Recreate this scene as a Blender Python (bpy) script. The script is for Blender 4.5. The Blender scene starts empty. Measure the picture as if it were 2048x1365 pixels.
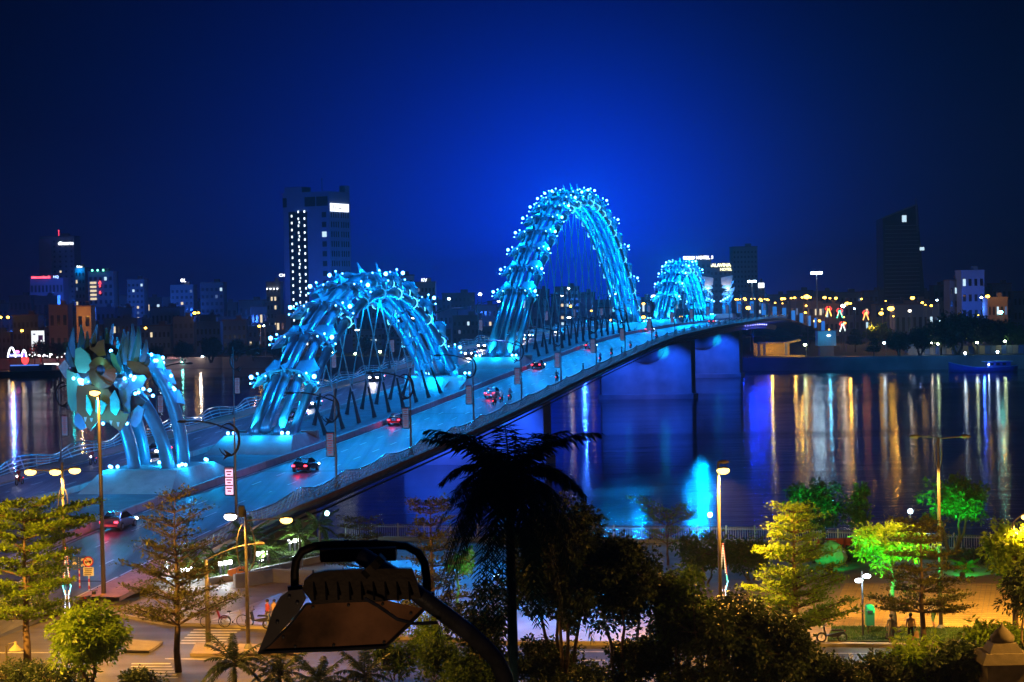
import bpy, bmesh, math, random
import numpy as np
from mathutils import Matrix, Vector
rnd = random.Random(7)
SC = bpy.context.scene
COL = SC.collection
# ------------------------------------------------------------ camera
F, PITCH, ROLL, EYE = 3999.0, .022, .021, 21.2
cam = bpy.data.cameras.new('camera'); cam.sensor_width = 36; cam.lens = F / 2048 * 36
cam.clip_start = .2; cam.clip_end = 9000
co = bpy.data.objects.new('camera', cam); COL.objects.link(co); SC.camera = co
_f = Vector((0, math.cos(PITCH), -math.sin(PITCH))); _u = Vector((0, math.sin(PITCH), math.cos(PITCH))); _r = Vector((1, 0, 0))
_cr, _sr = math.cos(ROLL), math.sin(ROLL)
R2 = _cr * _r - _sr * _u; U2 = _sr * _r + _cr * _u
co.matrix_world = Matrix(((R2.x, U2.x, -_f.x, 0), (R2.y, U2.y, -_f.y, 0), (R2.z, U2.z, -_f.z, EYE), (0, 0, 0, 1)))
def ray(u, v): return (u - 1024) / F * R2 - (v - 682.5) / F * U2 + _f
def G(u, v, z=0.0):                     # point of the horizontal plane z seen at photo pixel (u, v)
    d = ray(u, v); t = (z - EYE) / d.z
    return Vector((d.x * t, d.y * t, z))
def D(u, v, Y):                         # point at distance Y seen at photo pixel (u, v)
    d = ray(u, v); t = Y / d.y
    return Vector((d.x * t, Y, EYE + d.z * t))
# ------------------------------------------------------------ world: night sky with the city's glow
W = bpy.data.worlds.new('World'); SC.world = W; W.use_nodes = True
nt = W.node_tree; N = nt.nodes; L = nt.links
for n in list(N): N.remove(n)
def wmath(op, a, b=None):
    n = N.new('ShaderNodeMath'); n.operation = op
    for i, x in enumerate((a, b)):
        if x is None: continue
        if isinstance(x, (int, float)): n.inputs[i].default_value = x
        else: L.new(x, n.inputs[i])
    return n.outputs[0]
tc = N.new('ShaderNodeTexCoord')
def lobe(u, v, sig, pw=2.0):
    d = ray(u, v).normalized()
    n = N.new('ShaderNodeVectorMath'); n.operation = 'DISTANCE'
    L.new(tc.outputs['Generated'], n.inputs[0]); n.inputs[1].default_value = d
    q = wmath('POWER', wmath('DIVIDE', n.outputs['Value'], sig / F), pw)
    return wmath('POWER', 2.71828, wmath('MULTIPLY', q, -1.0))
def scaled(fac, col):
    n = N.new('ShaderNodeVectorMath'); n.operation = 'SCALE'
    n.inputs[0].default_value = col; L.new(fac, n.inputs['Scale']); return n.outputs[0]
def vadd(a, b):
    n = N.new('ShaderNodeVectorMath'); n.operation = 'ADD'
    L.new(a, n.inputs[0])
    if isinstance(b, tuple): n.inputs[1].default_value = b
    else: L.new(b, n.inputs[1])
    return n.outputs[0]
sky_c = vadd(scaled(lobe(930, 570, 470, 1.45), (.000, .008, .27)), (.0002, .0013, .0085))
sky_c = vadd(sky_c, scaled(lobe(1170, 490, 225, 1.35), (.000, .036, 1.05)))
bg = N.new('ShaderNodeBackground'); bg.inputs['Strength'].default_value = 1.0
L.new(sky_c, bg.inputs['Color'])
wo = N.new('ShaderNodeOutputWorld'); L.new(bg.outputs[0], wo.inputs['Surface'])
SC.view_settings.view_transform = 'Standard'; SC.view_settings.look = 'None'
SC.view_settings.exposure = 0.0; SC.view_settings.gamma = 1.0; SC.view_settings.use_curve_mapping = False
SC.render.engine = 'CYCLES'
SC.cycles.use_denoising = True
SC.cycles.max_bounces = 5; SC.cycles.diffuse_bounces = 2; SC.cycles.glossy_bounces = 3
SC.cycles.transmission_bounces = 3; SC.cycles.transparent_max_bounces = 6
SC.cycles.sample_clamp_indirect = 4.0; SC.cycles.sample_clamp_direct = 0
SC.cycles.caustics_reflective = False; SC.cycles.caustics_refractive = False
# ------------------------------------------------------------ helpers
def mat(name, col, rough=.6, metal=0, var=.25, scale=2.0, bump=0.0, bscale=None, emit=None, es=0, sampling=None, trans=0, spec=None, obj=True):
    m = bpy.data.materials.new(name); m.use_nodes = True
    t = m.node_tree; n = t.nodes; l = t.links
    p = n['Principled BSDF']; p.inputs['Base Color'].default_value = (*col, 1)
    p.inputs['Roughness'].default_value = rough; p.inputs['Metallic'].default_value = metal
    if spec is not None: p.inputs['Specular IOR Level'].default_value = spec
    if emit:
        p.inputs['Emission Color'].default_value = (*emit, 1); p.inputs['Emission Strength'].default_value = es
        if sampling: m.cycles.emission_sampling = sampling
        return m
    c = n.new('ShaderNodeTexCoord')
    src = c.outputs['Object'] if obj else c.outputs['Generated']
    if var:
        x = n.new('ShaderNodeTexNoise'); x.inputs['Scale'].default_value = scale; x.inputs['Detail'].default_value = 5
        l.new(src, x.inputs['Vector'])
        r = n.new('ShaderNodeMapRange'); r.inputs['From Min'].default_value = .3; r.inputs['From Max'].default_value = .7
        r.inputs['To Min'].default_value = 1 - var; r.inputs['To Max'].default_value = 1 + var
        l.new(x.outputs['Fac'], r.inputs['Value'])
        s = n.new('ShaderNodeVectorMath'); s.operation = 'SCALE'; s.inputs[0].default_value = col
        l.new(r.outputs[0], s.inputs['Scale']); l.new(s.outputs[0], p.inputs['Base Color'])
    if bump:
        x = n.new('ShaderNodeTexNoise'); x.inputs['Scale'].default_value = bscale or scale * 6; x.inputs['Detail'].default_value = 4
        l.new(src, x.inputs['Vector'])
        b = n.new('ShaderNodeBump'); b.inputs['Strength'].default_value = bump; b.inputs['Distance'].default_value = .02
        l.new(x.outputs['Fac'], b.inputs['Height']); l.new(b.outputs[0], p.inputs['Normal'])
    if trans:
        o = n['Material Output']; tr = n.new('ShaderNodeBsdfTranslucent'); mx = n.new('ShaderNodeMixShader')
        mx.inputs[0].default_value = trans
        tr.inputs['Color'].default_value = (*[min(1, k * 1.3) for k in col], 1)
        l.new(p.outputs[0], mx.inputs[1]); l.new(tr.outputs[0], mx.inputs[2]); l.new(mx.outputs[0], o.inputs['Surface'])
    return m
def glow(name, col, s, sampling='NONE'): return mat(name, (.02, .02, .02), emit=col, es=s, sampling=sampling)
class MB:
    def __init__(s): s.v = []; s.f = []
    def add(s, vs, fs):
        k = len(s.v); s.v += [tuple(p) for p in vs]; s.f += [tuple(i + k for i in q) for q in fs]; return s
    def box(s, c, d, rz=0, taper=1.0, tilt=None):
        x, y, z = d[0] / 2, d[1] / 2, d[2] / 2; vs = []
        for k, zz in ((1, -z), (taper, z)):
            for a, b in ((-x, -y), (x, -y), (x, y), (-x, y)): vs.append(Vector((a * k, b * k, zz)))
        M = Matrix.Rotation(rz, 3, 'Z')
        if tilt: M = M @ Matrix.Rotation(tilt[1], 3, tilt[0])
        return s.add([M @ p + Vector(c) for p in vs], [(0, 3, 2, 1), (4, 5, 6, 7), (0, 1, 5, 4), (1, 2, 6, 5), (2, 3, 7, 6), (3, 0, 4, 7)])
    def tube(s, pts, r, n=8, cap=True):
        pts = [Vector(p) for p in pts]; m = len(pts)
        rs = [float(q) for q in r] if isinstance(r, (list, tuple)) else [float(r)] * m
        up = None; k = len(s.v)
        for i, p in enumerate(pts):
            t = (pts[min(i + 1, m - 1)] - pts[max(i - 1, 0)]).normalized()
            if up is None: up = Vector((0, 0, 1)) if abs(t.z) < .9 else Vector((1, 0, 0))
            a = t.cross(up)
            if a.length < 1e-5: a = t.orthogonal()
            a.normalize(); b = a.cross(t).normalized(); up = b
            for j in range(n):
                w = 2 * math.pi * j / n
                s.v.append(tuple(p + rs[i] * (math.cos(w) * a + math.sin(w) * b)))
        for i in range(m - 1):
            for j in range(n):
                j2 = (j + 1) % n
                s.f.append((k + i * n + j, k + i * n + j2, k + (i + 1) * n + j2, k + (i + 1) * n + j))
        if cap:
            s.f.append(tuple(k + j for j in reversed(range(n)))); s.f.append(tuple(k + (m - 1) * n + j for j in range(n)))
        return s
    def bar(s, a, b, w, n=4): return s.tube([a, b], w, n)
    def ball(s, c, r, n=8, m=6, sc=(1, 1, 1)):
        c = Vector(c); vs = [c + Vector((0, 0, r * sc[2]))]; fs = []
        for i in range(1, m):
            a = math.pi * i / m
            for j in range(n):
                w = 2 * math.pi * j / n
                vs.append(c + Vector((r * sc[0] * math.sin(a) * math.cos(w), r * sc[1] * math.sin(a) * math.sin(w), r * sc[2] * math.cos(a))))
        vs.append(c - Vector((0, 0, r * sc[2])))
        for j in range(n): fs.append((0, 1 + j, 1 + (j + 1) % n))
        for i in range(m - 2):
            for j in range(n):
                a = 1 + i * n; fs.append((a + j, a + n + j, a + n + (j + 1) % n, a + (j + 1) % n))
        e = len(vs) - 1; a = 1 + (m - 2) * n
        for j in range(n): fs.append((a + (j + 1) % n, a + j, e))
        return s.add(vs, fs)
    def lathe(s, c, prof, n=16):
        c = Vector(c); k = len(s.v); m = len(prof)
        for r, z in prof:
            for j in range(n):
                w = 2 * math.pi * j / n; s.v.append(tuple(c + Vector((r * math.cos(w), r * math.sin(w), z))))
        for i in range(m - 1):
            for j in range(n):
                j2 = (j + 1) % n; s.f.append((k + i * n + j, k + i * n + j2, k + (i + 1) * n + j2, k + (i + 1) * n + j))
        s.f.append(tuple(k + j for j in reversed(range(n)))); s.f.append(tuple(k + (m - 1) * n + j for j in range(n)))
        return s
    def prism(s, poly, off):                       # closed sheet: 3-D outline pushed along off
        n = len(poly); a = [Vector(p) for p in poly]; b = [p + Vector(off) for p in a]
        return s.add(a + b, [tuple(range(n))[::-1], tuple(range(n, 2 * n))] + [(i, (i + 1) % n, n + (i + 1) % n, n + i) for i in range(n)])
    def sheet(s, rows):                            # rows of points -> grid
        n = len(rows[0]); vs = [p for r in rows for p in r]
        return s.add(vs, [(i * n + j, i * n + j + 1, (i + 1) * n + j + 1, (i + 1) * n + j) for i in range(len(rows) - 1) for j in range(n - 1)])
    def mesh(s, name, m=None, smooth=False, org=None):
        me = bpy.data.meshes.new(name)
        v = s.v if org is None else [(p[0] - org[0], p[1] - org[1], p[2] - org[2]) for p in s.v]
        me.from_pydata(v, [], s.f); 
        if m: me.materials.append(m)
        if smooth: me.polygons.foreach_set('use_smooth', [True] * len(me.polygons))
        me.update(); return me
    def build(s, name, m, parent=None, smooth=False, org=None, label=None, kind=None):
        if org is None and parent is not None: org = ORG.get(parent.name, (0, 0, 0)) if parent.get('abs') else None
        o = bpy.data.objects.new(name, s.mesh(name, m, smooth, org)); COL.objects.link(o)
        if parent: o.parent = parent
        elif org is not None: o.location = org
        if label: o['label'] = label
        if kind: o['kind'] = kind
        return o
ORG = {}
def put(name, me, parent=None, M=None, label=None, kind=None):
    o = bpy.data.objects.new(name, me); COL.objects.link(o)
    if parent: o.parent = parent
    if M is not None: o.matrix_local = M
    if label: o['label'] = label
    if kind: o['kind'] = kind
    return o
def thing(name, label, cat, loc=(0, 0, 0), rz=0, group=None, absolute=False):   # absolute: parts are given in world coordinates
    o = bpy.data.objects.new(name, None); COL.objects.link(o); o.empty_display_size = .2
    o.location = loc; o.rotation_euler = (0, 0, rz); o['label'] = label; o['category'] = cat
    if group: o['group'] = group
    if absolute: o['abs'] = 1; ORG[o.name] = tuple(loc)
    return o
def tag(o, label, cat, group=None):
    o['label'] = label; o['category'] = cat
    if group: o['group'] = group
    return o
def struct(o, label=None):
    o['kind'] = 'structure'
    if label: o['label'] = label
    return o
def dup(root, loc, rz=None, label=None, group=None):
    def cp(o, par):
        c = o.copy(); COL.objects.link(c)
        if par: c.parent = par
        for ch in o.children: cp(ch, c)
        return c
    r = cp(root, None); r.location = loc
    if rz is not None: r.rotation_euler = (0, 0, rz)
    if label: r['label'] = label
    if group: r['group'] = group
    return r
def lamp(loc, col, w, r=.15, kind='POINT', to=None, ang=None, blend=.6, name='lamp_light', parent=None):
    d = bpy.data.lights.new(name, kind); d.color = col; d.energy = w; d.shadow_soft_size = r
    o = bpy.data.objects.new(name, d); COL.objects.link(o); o.location = loc
    if kind == 'SPOT':
        d.spot_size = ang; d.spot_blend = blend
        o.rotation_euler = (Vector(to) - Vector(loc)).to_track_quat('-Z', 'Y').to_euler()
    if parent: o.parent = parent
    return o
ORANGE = (1, .43, .05); CYAN = (.0, .29, 1.0); BLUE = (.01, .10, 1.0); WHITE = (.85, .93, 1); GREEN = (.0, 1, .12)
# ------------------------------------------------------------ materials
M_asph = mat('asphalt', (.10, .105, .115), .5, var=.18, scale=.35, bump=.25, bscale=8)
def track(m, ang, sx, sy, lo, hi):                 # long worn wheel tracks along the carriageway
    t = m.node_tree; n = t.nodes; l = t.links; p = n['Principled BSDF']; src = p.inputs['Base Color'].links[0].from_socket
    c = n.new('ShaderNodeTexCoord'); mp = n.new('ShaderNodeMapping'); mp.inputs['Rotation'].default_value = (0, 0, ang); mp.inputs['Scale'].default_value = (sx, sy, 1); l.new(c.outputs['Object'], mp.inputs['Vector'])
    x = n.new('ShaderNodeTexNoise'); x.inputs['Scale'].default_value = 1; x.inputs['Detail'].default_value = 4; l.new(mp.outputs[0], x.inputs['Vector'])
    r = n.new('ShaderNodeMapRange'); r.inputs['From Min'].default_value = .35; r.inputs['From Max'].default_value = .65; r.inputs['To Min'].default_value = lo; r.inputs['To Max'].default_value = hi; l.new(x.outputs['Fac'], r.inputs['Value'])
    s = n.new('ShaderNodeVectorMath'); s.operation = 'SCALE'; l.new(src, s.inputs[0]); l.new(r.outputs[0], s.inputs['Scale']); l.new(s.outputs[0], p.inputs['Base Color'])
    q = n.new('ShaderNodeMapRange'); q.inputs['To Min'].default_value = .62; q.inputs['To Max'].default_value = .34; l.new(x.outputs['Fac'], q.inputs['Value']); l.new(q.outputs[0], p.inputs['Roughness'])
track(M_asph, .212, .9, .012, .62, 1.35)
M_asph2 = mat('street_asphalt', (.085, .078, .07), .62, var=.2, scale=.5, bump=.3, bscale=9)
track(M_asph2, .06, .03, .5, .7, 1.25)
M_mark = mat('road_paint', (.6, .6, .58), .6, var=.15, scale=3)
M_conc = mat('concrete', (.36, .37, .36), .75, var=.18, scale=.8, bump=.2)
M_conc_d = mat('stained_concrete', (.22, .23, .24), .8, var=.3, scale=.4, bump=.3)
M_tile = mat('walkway_tile', (.36, .19, .13), .7, var=.2, scale=1.5, bump=.2)
M_med = mat('median_slab', (.13, .13, .16), .7, var=.25, scale=.6)
M_steel = mat('painted_steel', (.13, .31, .42), .30, .4, var=.12, scale=.7)
M_plate = mat('scale_plate_steel', (.15, .36, .46), .38, .25, var=.15, scale=.9)
M_gold = mat('ochre_plate', (.19, .075, .028), .5, .2, var=.2, scale=.8)
M_green = mat('jade_plate', (.10, .34, .22), .45, .2, var=.2, scale=.8)
M_bluep = mat('blue_plate', (.09, .30, .45), .45, .2, var=.2, scale=.8)
M_dark = mat('dark_metal', (.03, .032, .036), .5, .3, var=.2)
M_rail = mat('railing_steel', (.38, .42, .42), .4, .3, var=.15)
M_pole = mat('pole_paint', (.19, .19, .2), .45, .4, var=.12)
M_bulb = glow('cyan_bulb', (.09, .40, 1), 20)
M_arc = glow('cyan_arc', (.10, .62, 1), 3.6)
M_arc2 = glow('soft_cyan_arc', (.02, .5, 1), 1.2)
M_dot = glow('blue_dot', (.25, .5, 1), 3)
M_wbulb = glow('white_lamp', (.9, .97, 1), 16, 'AUTO')
M_obulb = glow('orange_lamp', (1, .60, .13), 6, 'AUTO')
M_wb_n = glow('white_glow', (.9, .95, 1), 6)
# ------------------------------------------------------------ bridge geometry: s runs along the axis from the near bank, o across it
X0, Y0, AZ = -6.3, 335.1, .212
KS = [-400, -215, -200, -185, -160, -128, -64, 0, 100, 200, 328, 400, 480, 600, 720]
KZ = [0.03, .03, .35, 1.3, 2.8, 3.44, 5.5, 8.2, 11.86, 12.42, 12.17, 11.6, 9.0, 3.5, -2.4]
DS = Vector((math.sin(AZ), math.cos(AZ), 0)); DO = Vector((math.cos(AZ), -math.sin(AZ), 0))
def dz(s):
    w = 12 if s < -150 else 30
    return float(np.mean(np.interp(s + np.linspace(-w, w, 13), KS, KZ)))
def B(s, o, h=0.0): return Vector((X0 + s * DS.x + o * DO.x, Y0 + s * DS.y + o * DO.y, dz(s) + h))
WATER_Z, WEST_Z = -6.5, -2.5
SS = list(np.arange(-400, 721, 8.0))
MED, KERB, RAILO = 6.1, 17.2, 19.7
bridge = thing('river_bridge', 'wide road bridge with dark median crossing the river on blue lit piers', 'bridge', B(0, 0), absolute=True)
def strip(o0, o1, h, name, m, parent, s0=-400, s1=720, thick=.3, step=8.0):
    b = MB(); S = list(np.arange(s0, s1 + .1, step))
    top = [[B(s, o0, h), B(s, o1, h)] for s in S]
    b.sheet([[r[1], r[0]] for r in top])
    b.sheet([[r[0], r[0] - Vector((0, 0, thick))] for r in top]); b.sheet([[r[1] - Vector((0, 0, thick)), r[1]] for r in top])
    return b.build(name, m, parent)
strip(MED, KERB, 0, 'road_surface', M_asph, bridge); strip(-KERB, -MED, 0, 'road_surface', M_asph, bridge)
strip(KERB, RAILO + .5, .16, 'walkway', M_tile, bridge, -196); strip(-RAILO - .5, -KERB, .16, 'walkway', M_tile, bridge, -230)
strip(-MED, MED, .12, 'median', M_med, bridge, -330)
b = MB()                                           # girder under the deck
for sgn in (1,):
    S = list(np.arange(-190, 470, 8.0))
    prof = [(20.2, -.1), (20.2, -.7), (13, -1.6), (12.4, -3.4), (-12.4, -3.4), (-13, -1.6), (-20.2, -.7), (-20.2, -.1)]
    b.sheet([[B(s, o, h) for o, h in prof] for s in S])
b.build('girder', M_conc_d, bridge)
b = MB()                                           # fascia pipes on the downstream edge
b.tube([B(s, 20.5, -.45) for s in np.arange(-186, 440, 6)], .16, 6); b.tube([B(s, 20.55, -.95) for s in np.arange(-186, 440, 6)], .10, 6)
b.build('fascia_pipe', M_dark, bridge)
kb = MB().box((0, 0, .32), (.38, 4.9, .72)).mesh('kerb_block', M_conc)
def along(s, o, h):
    p = B(s, o, h); t = (B(s + 2, o, h) - B(s - 2, o, h)).normalized()
    x = t.cross(Vector((0, 0, 1))).normalized(); z = x.cross(t)
    return Matrix(((x.x, t.x, z.x, p.x), (x.y, t.y, z.y, p.y), (x.z, t.z, z.z, p.z), (0, 0, 0, 1)))
INVB = Matrix.Translation(-B(0, 0))
for o in (MED, -MED):
    for s in np.arange(-232, 400, 5.0): put('kerb_block', kb, bridge, INVB @ along(s, o, 0))
dash = MB().box((0, 0, 0), (.16, 2.6, .012)).mesh('lane_dash', M_mark)
far_dash = MB()
for o in (9.9, 13.6, -9.9, -13.6):
    for s in np.arange(-228, 390, 7.5):
        if s < 60: put('lane_dash', dash, bridge, INVB @ along(s, o, .01))
        else: far_dash.sheet([[B(s, o + .08, .012), B(s, o - .08, .012)], [B(s + 2.6, o + .08, .012), B(s + 2.6, o - .08, .012)]])
far_dash.build('far_lane_dashes', M_mark, bridge, kind='stuff')
b = MB()
for o in (6.75, 16.7, -6.75, -16.7): b.sheet([[B(s, o + .09, .008), B(s, o - .09, .008)] for s in np.arange(-196, 420, 8)])
b.build('edge_line', M_mark, bridge)
M_joint = mat('joint_rubber', (.02, .02, .022), .8, var=0)
for s in (-190, -128, -64, 0, 66, 133, 200, 264, 328, 390):   # expansion joints across the deck
    for sg in (1, -1):
        j = MB(); j.sheet([[B(s, sg * 6.5, .011), B(s, sg * 17.1, .011)], [B(s + .35, sg * 6.5, .011), B(s + .35, sg * 17.1, .011)]][::sg]); j.build('expansion_joint', M_joint, bridge)
M_pier = mat('pier_concrete', (.42, .40, .40), .8, var=.25, scale=.25, bump=.2)
for s in (-128, 0, 200, 328):
    zt = dz(s) - 3.3; b = MB(); zb = WATER_Z - 3
    pl = [(-12, -2.6), (12, -2.6), (12.8, 0), (12, 2.6), (-12, 2.6), (-12.8, 0)]
    P = lambda o, t, z: Vector((X0 + (s + t) * DS.x + o * DO.x, Y0 + (s + t) * DS.y + o * DO.y, z))
    b.prism([P(o, t, zb) for o, t in pl][::-1], (0, 0, zt - zb)); pr = b.build('pier', M_pier, bridge)
    b = MB(); b.prism([P(o * 1.05, t * 1.5, zb) for o, t in pl][::-1], (0, 0, WATER_Z + 1.3 - zb)); b.build('pile_cap', M_pier, pr, org=ORG[bridge.name])
    b = MB(); rows = []                            # hull shaped bulge under the arch feet
    for i in range(9):
        a = i / 8 * math.pi / 2; rr = math.cos(a) ** .7 if i < 8 else .02
        rows.append([P(5.6 * rr * math.cos(w), -2.6 - 3.6 * rr * max(0, math.sin(w)), zt + .1 - 6.2 * math.sin(a)) for w in np.linspace(0, math.pi, 15)])
    b.sheet(rows); b.build('bulge', M_conc_d, pr, True, org=ORG[bridge.name])
    if s >= 0:
        for o, c, w in ((7.2, (.0, .6, .8), 1500), (-7.2, (.0, .6, .9), 500)):
            lamp(P(o, -6.3, zt - 4.2), c, w, .3, 'SPOT', P(o * .6, -3, zt - 3.0), 1.0)
        lamp(P(0, -16, WATER_Z + 4.5), (.2, .22, 1), 800, .4, 'SPOT', P(0, 0, WATER_Z + 2), 1.6, .8)
        for o in (-9, 9): lamp(P(o, -11, zt - 2.0), (.01, .09, 1), 9000, .4, 'SPOT', P(o * .5, 0, WATER_Z + 1.5), 1.9, .8)
# ------------------------------------------------------------ arches
def arch_curve(s0, s1, zbot, h, p=2.0):
    c, w = (s0 + s1) / 2, (s1 - s0) / 2
    def P(t):                                      # t in [-1, 1]
        s = c + w * t
        base = dz(s0) * (1 - t) / 2 + dz(s1) * (1 + t) / 2 + (dz(c) - (dz(s0) + dz(s1)) / 2) * (1 - t * t)
        z = base + zbot + (h - zbot) * (1 - abs(t) ** p)
        return Vector((X0 + s * DS.x, Y0 + s * DS.y, z))
    return P
TUBES = ((-2.55, -.75), (2.55, -.75), (-1.45, .75), (1.45, .75), (0, 1.35))
def frame(P, t):
    T = (P(min(1, t + .004)) - P(max(-1, t - .004))).normalized(); Nn = DO.cross(T).normalized()
    if Nn.z < 0: Nn = -Nn
    if abs(Nn.z) < .05 and Nn.z < 0: Nn = -Nn
    return T, Nn
# shared pieces in the station frame: x across (o), y along the arch (towards the far bank), z outwards
cm = MB()
for (o, n) in TUBES: cm.lathe((0, 0, 0), [(.74, -.16), (.74, .16)], 14)
def ring(o, n, r0, w):
    b = MB(); k = 14
    prof = [(r0, -w), (r0, w), (r0 - .1, w), (r0 - .1, -w)]
    vs = [(o + r * math.cos(2 * math.pi * j / k), y, n + r * math.sin(2 * math.pi * j / k)) for r, y in prof for j in range(k)]
    fs = [(i * k + j, i * k + (j + 1) % k, ((i + 1) % 4) * k + (j + 1) % k, ((i + 1) % 4) * k + j) for i in range(4) for j in range(k)]
    return b.add(vs, fs)
cm = MB()
for (o, n) in TUBES: q = ring(o, n, .76, .14); cm.add(q.v, q.f)
for a, c in ((0, 2), (2, 4), (4, 3), (3, 1)):
    A, C = TUBES[a], TUBES[c]; cm.bar((A[0], 0, A[1]), (C[0], 0, C[1]), .16, 6)
ME_collar = cm.mesh('collar', M_steel)
ME_plate = {}; ME_cover = {}; ME_fan = {}; ME_fanb = {}
for sg in (1, -1):                                 # leaf shaped scale plates, tilted back, left and right wing, with thickness
    pb = MB(); pl = [(sg * .25, -.2, 2.0), (sg * 1.8, -.8, 2.3), (sg * 3.1, -1.5, 1.9), (sg * 3.9, -2.3, .8), (sg * 3.5, -.2, -.2), (sg * 2.4, .1, .9), (sg * 1.2, .15, 1.5)]
    pb.prism(pl if sg > 0 else pl[::-1], (0, .14, .06)); pb.prism([(sg * .9, .0, 1.6), (sg * 2.6, .1, 1.1), (sg * 3.4, 1.9, .5), (sg * 2.5, 3.3, 1.0), (sg * 1.2, 1.9, 1.75)][::sg], (sg * .04, .0, .1)); ME_plate[sg] = pb.mesh('scale_plate', M_plate)
for sg in (1, -1):                                 # saddle covers over the outer tube pairs
    cb = MB(); rows = []
    for y, k in ((-.2, 1.42), (1.3, 1.2), (2.9, .98)):
        rows.append([(sg * (1.95 + .98 * k * math.cos(a)), y, .0 + 1.0 * k * math.sin(a) + (.35 if math.cos(a) < 0 else 0)) for a in np.linspace(-.9, 2.3, 9)])
    cb.sheet(rows if sg > 0 else [r[::-1] for r in rows]); ME_cover[sg] = cb.mesh('scale_cover', M_plate, True)
fb = MB().prism([(-.06, -.6, 1.9), (-.06, 2.6, 1.9), (-.06, .2, 2.7), (-.06, -1.5, 3.6), (-.06, -.9, 2.6)], (.12, 0, 0))
ME_fin = fb.mesh('spine_fin', M_plate)
for sg in (1, -1):
    hb, bb = MB(), MB()
    for k, (dx, dn, br) in enumerate(((.7, 1.9, .12), (1.8, 1.3, .26), (2.2, .2, .10), (-.5, 1.5, .10))):
        a = Vector((sg * 2.5, -.9, .9)); e = Vector((sg * (2.5 + dx * .75), -1.6, .9 + dn * .8))
        hb.tube([a, a.lerp(e, .6), e], [.05, .10, .17], 6); bb.ball(e + (e - a).normalized() * .1, br, 8, 5)
    ME_fan[sg], ME_fanb[sg] = hb.mesh('floodlight_fan', M_steel), bb.mesh('bulb', M_bulb)
ab = MB()
for (o, n) in TUBES[:4]:
    sg = 1 if o > 0 else -1
    ab.tube([(o + .82 * math.cos(a), -.02, n + .82 * math.sin(a)) for a in np.linspace(-1.3, 1.3, 7) + (0 if sg > 0 else math.pi)], .05, 4)
    for a in (-.5, .5):
        a2 = a + (0 if sg > 0 else math.pi)
        ab.bar((o + .82 * math.cos(a2), -.1, n + .82 * math.sin(a2)), (o + .95 * math.cos(a2), .75, n + .95 * math.sin(a2)), .045)
ME_arc, ME_arc2 = ab.mesh('light_ring', M_arc), ab.mesh('light_ring', M_arc2)
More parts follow.
